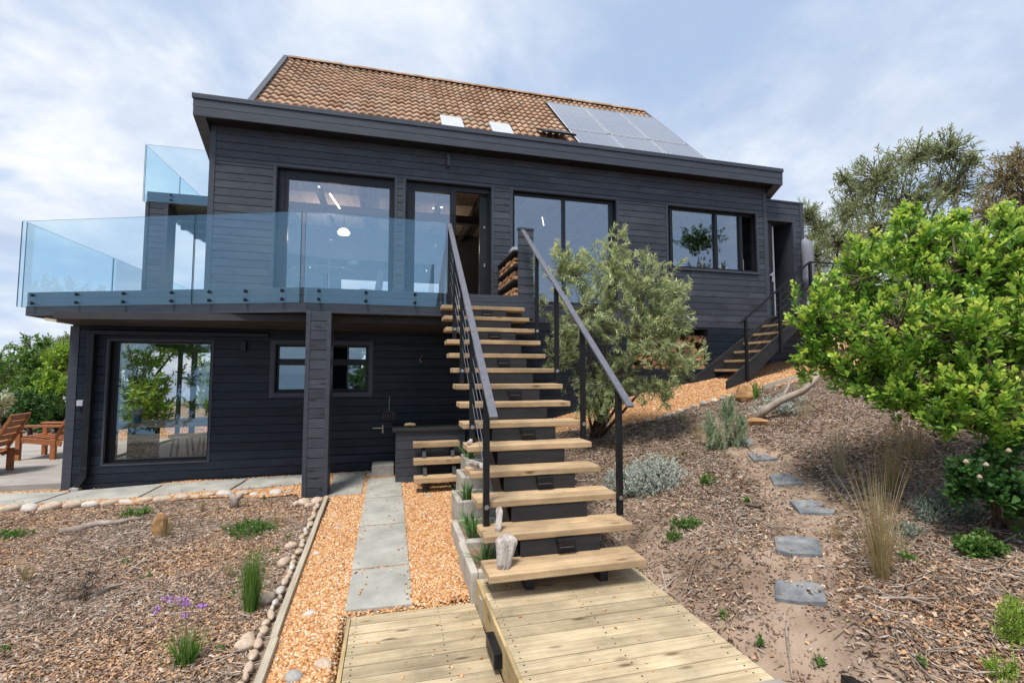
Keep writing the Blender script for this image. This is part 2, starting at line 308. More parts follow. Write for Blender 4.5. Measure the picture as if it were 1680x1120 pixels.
# ================================================================== HOUSE
D = 8.0
WX0, WX1 = -2.70, 7.45
house = thing('house', 'black timber clad house with tiled gable roof and flat roofed front', 'house', (0, D, -1.6))
def clad(f, u0, u1, z0, z1, pitch, openings=(), th=0.02, butt=0.55):
    """horizontal shiplap boards; f(u, d, z) -> xyz with d outward"""
    mb = MB(); rr = random.Random(int(u0*100)+int(z0*10))
    z = z1
    while z > z0+1e-4:
        zb = max(z0, z-pitch)
        cuts = sorted({zb, z} | {c for o in openings for c in (o[2], o[3]) if zb < c < z})
        dd = rr.uniform(0, 0.002)
        for a, b in zip(cuts, cuts[1:]):
            iv = [(u0, u1)]
            for (x0, x1, q0, q1) in openings:
                if q0 < b-1e-5 and q1 > a+1e-5:
                    iv = [p for (s, e) in iv for p in ((s, min(e, x0)), (max(s, x1), e)) if p[1]-p[0] > 1e-4]
            for s, e in iv:
                mb.add([f(s, 0, a), f(e, 0, a), f(e, 0, b), f(s, 0, b)], [(0, 1, 2, 3)])
                js = [s]
                while rr.random() < butt and e-js[-1] > 2.2: js.append(rr.uniform(js[-1]+1, e-1))
                js.append(e)
                lo, hi = a+(0.006 if a == zb else 0), b
                for p, q in zip(js, js[1:]):
                    q2 = q-0.002 if q != e else q; t = th+dd
                    prof = [(0.001, lo), (t-0.003, lo), (t, lo+0.004), (t-0.001, hi-0.003), (t-0.006, hi), (0.001, hi)]
                    n = len(prof); vs = [f(p, d, zz) for d, zz in prof]+[f(q2, d, zz) for d, zz in prof]
                    mb.add(vs, [(i, n+i, n+i+1, i+1) for i in range(n-1)]+[tuple(range(n)), tuple(range(n, 2*n))[::-1]])
        z = zb
    return mb
front = lambda y: (lambda u, d, z: (u, y-d, z))
leftw = lambda x: (lambda u, d, z: (x-d, u, z))
rightw = lambda x: (lambda u, d, z: (x+d, u, z))
ZT = 3.80; P = 0.122
W1 = (-1.78, 0.03, 1.14, 3.25); DO = (0.21, 1.68, 1.14, 3.25); W3 = (2.07, 4.08, 1.22, 3.245); W4 = (5.18, 7.21, 2.03, 3.245)
LW = (-3.885, -2.59, -1.285, 0.455); BW = (-1.715, -0.335, -0.31, 0.434); NI = (4.35, 6.0, 0.07, 0.84)
clad(front(D), WX0, WX1, 0.86, ZT, P, [W1, DO, W3, W4]).build('wall', M['siding'], house)
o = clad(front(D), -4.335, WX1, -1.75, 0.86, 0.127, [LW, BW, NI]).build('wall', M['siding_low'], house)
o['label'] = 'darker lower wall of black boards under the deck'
clad(leftw(WX0), D, 11.3, 0.86, 3.7, P, [(8.7, 10.9, 1.14, 3.2)]).build('wall', M['siding_y'], house)
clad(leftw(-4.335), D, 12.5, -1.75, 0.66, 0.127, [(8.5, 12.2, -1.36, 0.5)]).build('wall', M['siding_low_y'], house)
clad(rightw(WX1), D, 12.5, 0.86, 3.6, P).build('wall', M['siding_y'], house)
# gable ends of the tiled main volume
RY, RZ, EY = 12.5, 7.87, 8.9; K = 0.987
for X in (-2.62, 7.30):
    MB().prism([(X, EY, 3.3), (X, RY, 3.3), (X, RY, RZ-0.12), (X, EY, RZ-0.12-K*(RY-EY))], (0.04, 0, 0)).build('gable_wall', M['siding_y'], house)
    MB().prism([(X, RY, 3.3), (X, 15.8, 3.3), (X, 15.8, RZ-0.12-K*(15.8-RY)), (X, RY, RZ-0.12)], (0.04, 0, 0)).build('gable_wall', M['siding_y'], house)
# corner boards
for x0, x1, z0, z1 in ((WX0-0.025, WX0+0.055, 0.86, ZT), (WX1-0.05, WX1+0.03, 0.9, ZT), (-4.36, -4.25, -1.78, 0.655)):
    MB().box(x0, x1, D-0.03, D+0.06, z0, z1).build('corner_board', M['trim'], house, bevel=0.003)
# flat roof fascia: three boards and a cap, soffit, side returns
mb = MB(); FX0, FX1, FY = -2.885, 7.675, 7.73
for z0, z1, d in ((3.80, 3.925, 0), (3.93, 4.055, 0.003), (4.06, 4.135, 0.018)):
    mb.box(FX0-d, FX1+d, FY-d, FY+0.03, z0, z1)
mb.build('fascia', M['trim'], house, bevel=0.003)
mb = MB(); mb.box(FX0+0.003, FX1-0.003, FY+0.031, D+0.02, 3.802, 3.83)
mb.build('soffit', M['soffit'], house)
for x0, x1 in ((FX0-0.004, WX0-0.03), (WX1+0.035, FX1+0.004)):
    MB().prism([(x0, FY+0.032, 3.802), (x0, FY+0.032, 4.12), (x0, 9.1, 3.37), (x0, 9.1, 3.05)], (x1-x0, 0, 0)).build('roof_return', M['trim'], house)
MB().box(FX0+0.02, FX1-0.02, FY+0.032, 9.0, 3.86, 4.05).build('flat_roof', M['frame'], house)

# ---- tiled roof
def tile_mat():
    m, nt, b = base_mat('weathered_clay_tiles'); L = nt.links.new
    tc = N(nt, 'ShaderNodeTexCoord'); mp = N(nt, 'ShaderNodeMapping'); mp.inputs['Scale'].default_value = (1/0.316, 1/0.2078, 0); L(tc.outputs['Object'], mp.inputs[0])
    mp.inputs['Location'].default_value = (0.25, 0.2, 0)
    fl = N(nt, 'ShaderNodeVectorMath', operation='FLOOR'); L(mp.outputs[0], fl.inputs[0])
    wn = N(nt, 'ShaderNodeTexWhiteNoise', noise_dimensions='2D'); L(fl.outputs[0], wn.inputs['Vector'])
    cr = ramp(nt, [(0, (0.30,0.18,0.11)), (0.35, (0.40,0.25,0.16)), (0.7, (0.47,0.305,0.205)), (1, (0.37,0.265,0.19))]); L(wn.outputs[0], cr.inputs[0])
    no = N(nt, 'ShaderNodeTexNoise', i_Scale=5.0, i_Detail=8.0, i_Roughness=0.7); L(tc.outputs['Object'], no.inputs['Vector'])
    lr = ramp(nt, [(0.42, (1.1,1.08,1.02)), (0.68, (0.6,0.6,0.58))]); L(no.outputs[0], lr.inputs[0])
    mu = N(nt, 'ShaderNodeMix', data_type='RGBA', blend_type='MULTIPLY'); mu.inputs[0].default_value = 1.0; L(cr.outputs[0], mu.inputs[6]); L(lr.outputs[0], mu.inputs[7])
    L(mu.outputs[2], b.inputs['Base Color']); b.inputs['Roughness'].default_value = 0.85; b.inputs['Specular IOR Level'].default_value = 0.2
    return m
M['tile'] = tile_mat()
rx0, rx1 = -2.60, 7.28
sl = np.array((0, -1, -K))/math.hypot(1, K); nr = np.array((0, -K, 1))/math.hypot(1, K)
def roofpt(x, y, h=0.0): return np.array((x, y, RZ-K*(RY-y)))+nr*h
def tiles(sign):
    ns = 480; xs = np.linspace(rx0, rx1, ns); ph = (xs-rx0)/0.158
    wv = 0.040*np.power(np.abs(np.sin(np.pi*ph)), 1.3)
    rows = 18 if sign < 0 else 12; g = 0.292; V = []; F = []
    for r in range(rows):
        jit = rng.normal(0, 0.0015, ns//8+1).repeat(8)[:ns]
        for (s, lift) in ((r*g-0.02, 0.004), (r*g+g*0.5, 0.022), (r*g+g, 0.044), (r*g+g+0.002, 0.006)):
            s_ = s/math.hypot(1, K)
            y = RY-s_ if sign < 0 else RY+s_
            z = RZ-K*s_; n = nr if sign < 0 else nr*np.array((1, -1, 1))
            V.append(np.stack([xs+n[0]*0, np.full(ns, y)+n[1]*(wv+lift+jit), np.full(ns, z)+n[2]*(wv+lift+jit)], 1))
        b = r*4*ns; i = np.arange(ns-1)
        for k in range(3):
            q = np.stack([b+k*ns+i, b+(k+1)*ns+i, b+(k+1)*ns+i+1, b+k*ns+i+1], 1)
            F.append(q)
    return np.concatenate(V), np.concatenate(F)
V, F = tiles(-1); roof = np_mesh('tiled_roof', V, F, M['tile'], house)
V, F = tiles(1); np_mesh('tiled_roof', V, F, M['tile'], house)
# roof underlay so that no light leaks, ridge tiles, barge boards
MB().prism([(rx0, 8.5, RZ-0.03-K*(RY-8.5)), (rx0, RY, RZ-0.03), (rx0, 16.2, RZ-0.03-K*(16.2-RY)), (rx0, 16.2, RZ-0.1-K*(16.2-RY)), (rx0, RY, RZ-0.1), (rx0, 8.5, RZ-0.1-K*(RY-8.5))], (rx1-rx0, 0, 0)).build('roof_underlay', M['beam'], house)
mb = MB(); x = rx0
while x < rx1-0.05:
    x1 = min(x+0.42, rx1); n = 9; hh = random.uniform(-0.004, 0.004)
    arc = [(cos(a)*0.135, sin(a)*0.115-0.02+hh) for a in np.linspace(0.1, pi-0.1, n)]
    mb.add([(x, RY+c, RZ+s) for c, s in arc]+[(x1+0.02, RY+c*1.05, RZ+s*1.05) for c, s in arc], [(i, i+1, n+i+1, n+i) for i in range(n-1)]); x = x1
mb.build('ridge_cap', M['tile'], roof, smooth=True)
for (xa, xb) in ((rx0-0.115, rx0-0.004), (rx1+0.004, rx1+0.09)):
    p = [(xa, 9.0, RZ-K*(RY-9.0)-0.16), (xa, 9.0, RZ-K*(RY-9.0)+0.10), (xa, RY, RZ+0.11), (xa, RY, RZ-0.16)]
    MB().prism(p, (xb-xa, 0, 0)).build('barge_board', M['trim'], roof, bevel=0.004)
    p = [(xa, 16, RZ-K*(16-RY)-0.16), (xa, 16, RZ-K*(16-RY)+0.10), (xa, RY+0.002, RZ+0.11), (xa, RY+0.002, RZ-0.16)]
    MB().prism(p, (xb-xa, 0, 0)).build('barge_board', M['trim'], roof)
# solar panels: three across, two down, flush on the roof slope
def solar_mat():
    m, nt, b = base_mat('solar_cells'); L = nt.links.new
    tc = N(nt, 'ShaderNodeTexCoord'); mp = N(nt, 'ShaderNodeMapping'); mp.inputs['Scale'].default_value = (1/0.182, 1/0.129, 0); L(tc.outputs['Object'], mp.inputs[0])
    br = N(nt, 'ShaderNodeTexBrick', offset=0.0, i_Scale=1.0); br.inputs['Color1'].default_value = (0.13,0.135,0.15,1); br.inputs['Color2'].default_value = (0.145,0.145,0.155,1)
    br.inputs['Mortar'].default_value = (0.24,0.245,0.26,1); br.inputs['Mortar Size'].default_value = 0.03; br.inputs['Brick Width'].default_value = 1.0; br.inputs['Row Height'].default_value = 1.0
    L(mp.outputs[0], br.inputs['Vector']); L(br.outputs[0], b.inputs['Base Color']); b.inputs['Roughness'].default_value = 0.12
    b.inputs['Specular IOR Level'].default_value = 0.5; b.inputs['Coat Weight'].default_value = 1.0; b.inputs['Coat Roughness'].default_value = 0.04; return m
M['solar'] = solar_mat(); M['alu'] = mat('pale_aluminium', (0.40,0.41,0.44), (0.46,0.47,0.5), 0.5, (9,9,9), 2)
S0 = 11.985
for c in range(3):
    for r in range(2):
        x0 = 4.03+c*1.095; y0 = S0-r*1.63; y1 = y0-1.60
        pts = [roofpt(x0, y0, 0.085), roofpt(x0+1.07, y0, 0.085), roofpt(x0+1.07, y1, 0.085), roofpt(x0, y1, 0.085)]
        pf = MB(); pf.prism([p-nr*0.035 for p in pts], nr*0.035); pp = pf.build('solar_panel', M['solar'], house)
        e = MB(); w = 0.032
        for a, b in zip(pts, pts[1:]+pts[:1]):
            dd = (b-a)/np.linalg.norm(b-a); cc = sum(pts)/4; m_ = (a+b)/2; inn = cc-m_; inn /= np.linalg.norm(inn)
            e.obox(m_+inn*w/2+nr*0.003-nr*0.02, (b-a)/2, inn*w/2, nr*0.022)
        e.obox((pts[0]+pts[1]+pts[2]+pts[3])/4+nr*0.001, (pts[1]-pts[0])/2*0.95, (pts[3]-pts[0])/np.linalg.norm(pts[3]-pts[0])*0.008, nr*0.0015)
        e.build('panel_frame', M['alu'], pp)
# two closed skylights and one propped open
for x0, x1 in ((0.96, 1.43), (2.04, 2.51)):
    y0, y1 = 10.09, 9.45
    a = [roofpt(x0, y0, 0.07), roofpt(x1, y0, 0.07), roofpt(x1, y1, 0.07), roofpt(x0, y1, 0.07)]
    MB().prism(a, nr*0.05).build('skylight', M['pale'], roof, bevel=0.006)
a = [roofpt(3.14, 10.06, 0.09), roofpt(3.80, 10.10, 0.09), roofpt(3.80, 9.45, 0.30), roofpt(3.14, 9.45, 0.30)]
MB().prism(a, nr*0.045).build('skylight', M['frame'], roof)['label'] = 'dark skylight propped open beside the solar panels'

# ---- windows
def window(name, o, y, fl, fr, ft, fb, mull=(), glassm=None, trim=0.06, depth=0.12, bars=(), panes=None, sill=False):
    x0, x1, z0, z1 = o
    fm = MB()
    # reveal lining
    fm.box(x0-0.004, x0+0.012, y-0.022, y+depth, z0, z1); fm.box(x1-0.012, x1+0.004, y-0.022, y+depth, z0, z1)
    fm.box(x0+0.012, x1-0.012, y-0.022, y+depth, z1-0.012, z1+0.004); fm.box(x0+0.012, x1-0.012, y-0.022, y+depth, z0-0.004, z0+0.012)
    a, b, c, d = x0+0.0125, x1-0.0125, z0+0.0125, z1-0.0125; yf = y+0.05
    fm.box(a, x0+fl, yf, y+depth-0.002, c, d); fm.box(x1-fr, b, yf, y+depth-0.002, c, d)
    fm.box(x0+fl, x1-fr, yf, y+depth-0.002, z1-ft, d); fm.box(x0+fl, x1-fr, yf, y+depth-0.002, c, z0+fb)
    fm.box(x0+fl*0.62, x0+fl*0.62+0.012, yf-0.012, yf+0.001, c, d-0.02)
    for mx_, w in mull: fm.box(mx_-w/2, mx_+w/2, yf-0.008, y+depth-0.004, z0+fb, z1-ft)
    for zb, w in bars: fm.box(x0+fl, x1-fr, yf-0.006, y+depth-0.005, zb-w/2, zb+w/2)
    fr_ = fm.build(name, M['frame'], house, bevel=0.002)
    t = MB(); p = y-0.029
    if trim:
        t.box(x0-trim, x0-0.0045, p, y-0.001, z0-trim, z1+trim); t.box(x1+0.0045, x1+trim, p, y-0.001, z0-trim, z1+trim)
        t.box(x0-0.0045, x1+0.0045, p, y-0.001, z1+0.0045, z1+trim); t.box(x0-0.0045, x1+0.0045, p-(0.02 if sill else 0), y-0.001, z0-trim, z0-0.0045)
        t.build('window_trim', M['trim'], fr_, bevel=0.002)
    for (a, b, c, d) in panes or [(x0+fl, x1-fr, z0+fb, z1-ft)]:
        MB().box(a-0.006, b+0.006, yf+0.024, yf+0.032, c-0.006, d+0.006).build('pane', glassm or M['winglass'], fr_)
    return fr_
window('window', W1, D, 0.165, 0.085, 0.155, 0.06, trim=0.045)
dw = window('sliding_door', DO, D, 0.16, 0.03, 0.10, 0.05, trim=0.045, panes=[(0.37, 0.965, 1.20, 3.15)])
MB().box(0.965, 1.065, D+0.03, D+0.10, 1.19, 3.155).box(0.37, 0.965, D+0.035, D+0.10, 3.10, 3.152).build('door_stile', M['frame'], dw, bevel=0.003)
MB().box(1.02, 1.045, D-0.01, D+0.03, 1.75, 2.75).build('handle', M['steel'], dw, bevel=0.004)
MB().box(1.50, 1.66, D+0.13, D+0.19, 1.16, 3.13).build('door_leaf', M['frame'], dw, bevel=0.003)
MB().box(1.575, 1.60, D+0.12, D+0.131, 1.86, 1.92).build('latch_plate', M['brass'], dw)
MB().box(1.57, 1.595, D+0.12, D+0.131, 2.55, 2.59).build('latch_plate', M['brass'], dw)
window('window', W3, D, 0.05, 0.11, 0.06, 0.06, mull=[(3.055, 0.06)], trim=0.05)
w4 = window('window', W4, D, 0.03, 0.03, 0.05, 0.05, trim=0.045, sill=True, panes=[(5.31, 6.27, 2.08, 3.19), (6.33, 6.86, 2.08, 3.19)])
for xs_ in (5.25, 6.27, 6.86): MB().box(xs_, xs_+0.06, D+0.03, D+0.085, 2.08, 3.195).build('sash', M['frame'], w4, bevel=0.003)
window('window', LW, D, 0.08, 0.02, 0.03, 0.045, glassm=M['lowglass'], trim=0.03, depth=0.16)
window('window', BW, D, 0.04, 0.05, 0.03, 0.05, bars=[(0.165, 0.10)], glassm=M['lowglass'], trim=0.07)

# ---- interior of the upper floor
ix0, ix1, iy1 = WX0+0.03, WX1-0.03, 12.2
MB().box(WX0, WX1, D+0.02, 12.4, 1.0, 1.135).build('floor', M['floorin'], house)
cb = MB()
for k in range(60):
    x = ix0+k*0.17
    if x+0.16 < ix1: cb.box(x, x+0.165, D+0.03, 12.3, 3.62, 3.64)
cb.build('ceiling', M['ceiling'], house)
bm_ = MB(); x = -2.2
while x < ix1: bm_.box(x, x+0.07, D+0.16, 12.25, 3.42, 3.619); x += 0.78
bm_.box(ix0, ix1, 10.1, 10.25, 3.25, 3.419)
bm_.build('beam', M['beam'], house)
MB().add([(ix0, 12.3, 1.135), (-1.6, 12.3, 1.135), (-1.6, 12.3, 3.62), (ix0, 12.3, 3.62)], [(0, 1, 2, 3)]).add([(1.2, 12.3, 1.135), (4.4, 12.3, 1.135), (4.4, 12.3, 2.3), (1.2, 12.3, 2.3)], [(0, 1, 2, 3)]).add([(-1.6, 12.3, 2.3), (4.4, 12.3, 2.3), (4.4, 12.3, 3.62), (-1.6, 12.3, 3.62)], [(0, 1, 2, 3)]).add([(4.4, 12.3, 1.135), (ix1, 12.3, 1.135), (ix1, 12.3, 3.62), (4.4, 12.3, 3.62)], [(0, 1, 2, 3)]).build('interior_wall', M['inside'], house)
MB().box(2.2, 2.28, 9.2, 12.2, 1.14, 3.61).build('interior_wall', M['inside'], house)
MB().box(5.0, 5.06, 8.9, 12.2, 1.14, 3.61).build('interior_wall', M['inside'], house)
MB().box(0.95, 1.0, 9.6, 9.63, 3.38, 3.40).build('ceiling_lamp', M['lamp'], house)
MB().bar((-1.15, 9.3, 3.36), (-1.05, 10.1, 3.36), 0.028, 0.02).build('strip_light', M['lamp'], house)
MB().disc((-1.3, 9.0, 3.35), (0, 0, 1), 0.018, 0.02, 10).build('ceiling_lamp', M['lamp'], house)
MB().bar((2.95, 9.0, 3.15), (3.15, 9.5, 3.15), 0.02, 0.012).build('strip_light', M['lamp'], house)
MB().disc((0.75, 8.9, 3.1), (0, 0, 1), 0.015, 0.02, 10).build('ceiling_lamp', M['lamp'], house)
for k, (p_, w_) in enumerate((((-1.3, 10.9, 2.9), 26), ((0.97, 10.8, 2.9), 7))):
    l_ = bpy.data.lights.new('ceiling_lamp', 'POINT'); l_.energy = w_; l_.color = (1, .84, .66); l_.shadow_soft_size = 0.02; lo_ = bpy.data.objects.new('ceiling_lamp_light', l_); C.objects.link(lo_); lo_.location = p_; lo_.parent = house; lo_.matrix_parent_inverse = house.matrix_basis.inverted()
pc = at_y(564, 381, 10.3); MB().disc(pc+np.array((0, 0, .1)), (0, 0, 1), .008, 3.4-pc[2]-.1, 6).build('lamp_cord', M['beam'], house); MB().tube([pc-np.array((0,0,.07)), pc-np.array((0,0,.05)), pc, pc+np.array((0,0,.06)), pc+np.array((0,0,.09))], [.03, .11, .13, .09, .02], 16).build('pendant_lamp', M['lamp'], house, smooth=True)
# ---- basement room
MB().box(-4.32, 1.5, D+0.03, 12.5, -1.55, -1.40).build('floor', M['greydeck'], house)
MB().box(-4.32, 1.5, D+0.03, 12.5, 0.62, 0.66).build('ceiling', M['inside'], house)
MB().box(-2.1, -2.05, D+0.18, 12.4, -1.39, 0.61).build('interior_wall', M['inside'], house)
iw = MB()
for a, b in ((-4.32, -4.25), (-3.42, -3.34), (-2.2, -2.1)): iw.box(a, b, 11.40, 11.46, -1.39, 0.61)
iw.box(-4.25, -2.2, 11.405, 11.455, 0.42, 0.61)
iw.build('interior_wall', M['inside'], house)
for a, b in ((-2.05, -0.6), (-0.1, 1.5)): MB().box(a, b, 10.5, 10.55, -1.39, 0.61).build('interior_wall', M['inside'], house)
# firewood niche under the kitchen
MB().box(4.2, 6.05, 8.6, 8.64, 0.0, 0.9).box(4.3, 4.35, D+0.03, 8.6, 0.0, 0.9).box(6.0, 6.05, D+0.03, 8.6, 0.0, 0.9).box(4.35, 6.0, D+0.03, 8.6, 0.84, 0.88).box(4.35, 6.0, D+0.03, 8.6, 0.02, 0.07).build('wood_niche', M['inside'], house)
# ---- small annex beside the kitchen, with a deep recessed door
AY = D+0.035; AD = (7.53, 8.16, 1.12, 3.15)
clad(front(AY), WX1+0.03, 8.42, -0.3, 3.56, P, [AD]).build('wall', M['siding'], house)
clad(rightw(8.42), AY, 10.6, -0.3, 3.56, P).build('wall', M['siding_y'], house)
MB().box(8.36, 8.45, AY-0.03, AY+0.06, 0.3, 3.565).build('corner_board', M['trim'], house, bevel=0.003)
MB().box(WX1+0.031, 8.47, AY-0.035, 10.7, 3.566, 3.60).build('annex_roof', M['trim'], house)
MB().box(7.52, 7.535, AY, AY+0.7, 1.12, 3.16).box(8.155, 8.17, AY, AY+0.7, 1.12, 3.16).box(7.535, 8.155, AY, AY+0.7, 3.15, 3.165).build('door_recess', M['siding_y'], house)
MB().box(7.45, 7.5295, AY-0.03, AY-0.001, 1.12, 3.2).box(8.1605, 8.24, AY-0.03, AY-0.001, 1.12, 3.2).box(7.5295, 8.1605, AY-0.03, AY-0.001, 3.1505, 3.2).build('door_trim', M['trim'], house, bevel=0.002)
ad = MB().box(7.536, 7.70, AY+0.05, AY+0.10, 1.13, 3.149).build('door', M['frame'], house, bevel=0.003)
MB().box(7.70, 7.715, AY+0.03, AY+0.11, 1.14, 3.05).build('door_edge', M['alu'], ad)
MB().box(7.60, 7.68, AY+0.02, AY+0.045, 2.0, 2.03).box(7.655, 7.675, AY+0.02, AY+0.05, 1.88, 2.07).build('handle', M['alu'], ad, bevel=0.003)
clad(front(AY+0.72), 7.715, 8.16, 1.12, 3.15, P).build('wall', M['siding'], house)
# ---- fittings on the wall
MB().box(0.89, 0.945, D-0.10, D-0.026, 3.53, 3.71).disc((0.917, D-0.065, 3.515), (0, 0, 1), 0.03, 0.02, 12).build('wall_lamp', M['trim'], house, bevel=0.004)
MB().box(-2.18, -2.11, D-0.10, D-0.026, 0.33, 0.47).build('wall_lamp', M['frame'], house, bevel=0.004)
MB().box(-4.215, -4.14, D-0.075, D-0.024, -0.465, -0.385).build('switch_box', M['pale'], house, bevel=0.006)
MB().box(-4.11, -4.03, D-0.115, D-0.035, -1.44, 0.55).box(-4.115, -4.025, D-0.12, D-0.03, -1.34, -1.31).bar((-4.07, D-0.075, -1.43), (-4.13, D-0.11, -1.56), 0.075, 0.075, (0, 1, 0)).box(-4.115, -4.025, D-0.12, D-0.03, -0.1, -0.08).build('downpipe', M['frame'], house, bevel=0.006)
MB().box(-4.20, -4.09, D-0.16, D-0.08, -1.62, -1.57).build('gutter_shoe', M['cobble_g'], house, bevel=0.01)
MB().box(-4.15, -1.8, D-0.11, D-0.03, 0.535, 0.60).build('gutter', M['frame'], house, bevel=0.01)
# flush cellar door: a joint line in the boards, lever handle
MB().box(0.505, 0.512, D-0.028, D-0.02, -1.5, 0.6).build('door_joint', M['frame'], house)
hd = MB().box(-0.105, -0.085, D-0.035, D-0.022, -0.97, -0.84).bar((-0.1, D-0.055, -0.885), (-0.25, D-0.055, -0.885), 0.018, 0.018).build('door_handle', M['brass'], house, bevel=0.003)
MB().tube([(0.50, D-0.05, 0.27), (0.47, D-0.07, 0.22), (0.5, D-0.08, 0.17), (0.515, D-0.05, 0.20)], 0.012, 6).build('hook', M['brass'], house)
# ================================================================== RAISED DECK
CA = R(-20.2); kx, ky = -1.13, 6.75
du = np.array((-cos(CA), -sin(CA)))       # going left along the angled front
lx = (-5.0-kx)/du[0]; LE = np.array((kx, ky))+du*lx   # left front corner
deck = thing('raised_deck', 'raised timber deck with dark fascia running along the upper storey', 'deck', (0, 7.0, -1.6))
top = [(LE[0], LE[1]), (kx, ky), (2.09, ky), (2.09, D-0.03), (WX0-0.03, D-0.03), (WX0-0.03, 14.5), (LE[0], 14.5)]
MB().prism([(x, y, 1.085) for x, y in top], (0, 0, 0.04)).build('deck_boards', M['greydeck'], deck)
MB().prism([(x*0.985+0.03, y+0.06, 0.80) for x, y in top], (0, 0, 0.02)).build('deck_soffit', M['inside'], deck)
def fas(z0, z1, out, p=(kx, ky), q=(2.09, ky)):
    n = np.array((0, -1.0)); nl = np.array((-sin(CA)*-1, -1)); 
    # normal of the angled front
    nl = np.array((du[1], -du[0])); nl = nl if nl[1] < 0 else -nl
    bis = (n+nl)/np.linalg.norm(n+nl); bis /= bis@n
    a = LE+nl*out; b = np.array((kx, ky))+bis*out; c = np.array((2.09, ky))+n*out; t = 0.03
    a2 = LE+nl*(out-t); b2 = np.array((kx, ky))+bis*(out-t); c2 = np.array((2.09, ky))+n*(out-t)
    return MB().prism([(*b, z0), (*c, z0), (*c2, z0), (*b2, z0)], (0, 0, z1-z0)), MB().prism([(*a, z0), (*b, z0), (*b2, z0), (*a2, z0)], (0, 0, z1-z0))
for z0, z1, out in ((0.945, 1.03, 0.0), (1.034, 1.135, 0.002), (0.80, 0.94, 0.012)):
    for m_ in fas(z0, z1, out): m_.build('fascia_board', M['trim'], deck, bevel=0.002)
MB().box(LE[0]-0.002, LE[0]+0.03, LE[1]+0.04, 14.5, 0.80, 1.13).build('fascia_board', M['trim'], deck)
MB().prism([(-4.25, 7.42, 0.70), (-4.25, 8.0-0.03, 0.66), (1.9, 8.0-0.03, 0.66), (1.9, 6.95, 0.70), (kx, 6.95, 0.70)], (0, 0, 0.09)).build('deck_joist_box', M['inside'], deck)
MB().prism([(-4.42, 7.55, 0.685), (-4.42, 12.5, 0.685), (-4.26, 12.5, 0.66), (-4.26, 7.50, 0.66)], (0, 0, 0.035)).build('eave_edge', M['greytimber'], deck)
# the clad post
pz0, pz1, px0, px1, py0, py1 = -1.69, 0.80, -1.07, -0.76, 6.66, 6.96
pm = clad(front(py0), px0+0.055, px1-0.055, pz0, pz1, 0.127); 
post = pm.build('post', M['siding'], deck)
MB().box(px0, px0+0.055, py0-0.028, py0+0.05, pz0, pz1).build('corner_board', M['trim'], post, bevel=0.003)
MB().box(px1-0.055, px1, py0-0.028, py0+0.05, pz0, pz1).build('corner_board', M['trim'], post, bevel=0.003)
clad(rightw(px1-0.025), py0+0.05, py1, pz0, pz1, 0.127).build('post_side', M['siding_y'], post)
MB().box(px0+0.004, px1-0.004, py0+0.052, py1, pz0, pz1-0.01).build('post_core', M['trim'], post)
# ---- glass balustrade standing off the fascia
bal = thing('glass_balustrade', 'long frameless blue tinted glass balustrade bolted to the deck fascia', 'glass railing', (kx, ky, 1.1))
nl = np.array((du[1], -du[0])); nl = nl if nl[1] < 0 else -nl
def glass_panel(parent, a, b, z0, z1, nrm, bolts, off=0.045, th=0.012, bz=(0.97, 1.085)):
    a, b, n = np.array(a), np.array(b), np.array(nrm); d = (b-a)/np.linalg.norm(b-a); a_ = a+n*off; b_ = b+n*off
    P_ = MB().prism([(*a_, z0), (*b_, z0), (*(b_+n*th), z0), (*(a_+n*th), z0)], (0, 0, z1-z0)).build('glass_panel', M['balglass'], parent)
    e = MB()
    for q in (a_, b_): e.prism([(*(q-d*0.002), z0+0.002), (*(q+d*0.002), z0+0.002), (*(q+d*0.002+n*th), z0+0.002), (*(q-d*0.002+n*th), z0+0.002)], (0, 0, z1-z0-0.004))
    e.prism([(*(a_+n*0.003), z1), (*(b_+n*0.003), z1), (*(b_+n*(th-0.003)), z1), (*(a_+n*(th-0.003)), z1)], (0, 0, 0.0025))
    e.build('glass_edge', M['glassedge'], P_)
    for t in bolts:
        for z in bz:
            q = a+(b-a)*t; bm = MB().disc((*(q+n*0.012), z), (*n, 0), 0.016, off+th+0.001, 12).disc((*(q+n*(off+th)), z), (*n, 0), 0.024, 0.008, 14)
            bm.build('bolt', M['steel'], P_)
KN = np.array((kx, ky))
seg = (-5.09-kx)/du[0]
for t0, t1, bl_ in ((1.0, 0.372, (0.09, 0.35, 0.62, 0.89)), (0.368, 0.006, (0.16, 0.5, 0.84))):
    glass_panel(bal, KN+du*seg*t0, KN+du*seg*t1, 0.925, 2.15, nl, bl_)
glass_panel(bal, (kx+0.012, ky), (0.755, ky), 0.925, 2.15, (0, -1), (0.10, 0.42, 0.77))
for y0, y1 in ((8.2, 10.39), (10.41, 12.6), (12.62, 14.4)):
    glass_panel(bal, (-5.0, y1), (-5.0, y0), 0.925, 2.15, (-1, 0), (0.15, 0.5, 0.85), off=0.07)
# ---- upper balcony at the gable end
bc = thing('balcony', 'small upper balcony with dark clad pillar at the left gable', 'balcony', (-4, 11.5, 1.1))
BX0, BX1, BY0, BY1 = -5.04, -2.72, 11.42, 15.6
MB().box(BX0+0.03, BX1, BY0+0.03, BY1, 3.61, 3.80).build('slab', M['trim'], bc)
mb = MB(); mb.box(BX0, BX1, BY0, BY0+0.03, 3.595, 3.70).box(BX0, BX1, BY0-0.002, BY0+0.03, 3.705, 3.83); mb.box(BX0, BX0+0.03, BY0+0.031, BY1, 3.595, 3.83)
mb.build('fascia_board', M['trim'], bc, bevel=0.003)
mb = MB()
for y in (12.2, 13.0, 13.8): mb.box(BX0+0.04, BX1, y, y+0.08, 3.48, 3.609)
mb.build('joist', M['trim'], bc)
mb = clad(front(BY0+0.02), -5.04, -4.64, 1.13, 3.594, P); ps = mb.build('pillar', M['siding'], bc)
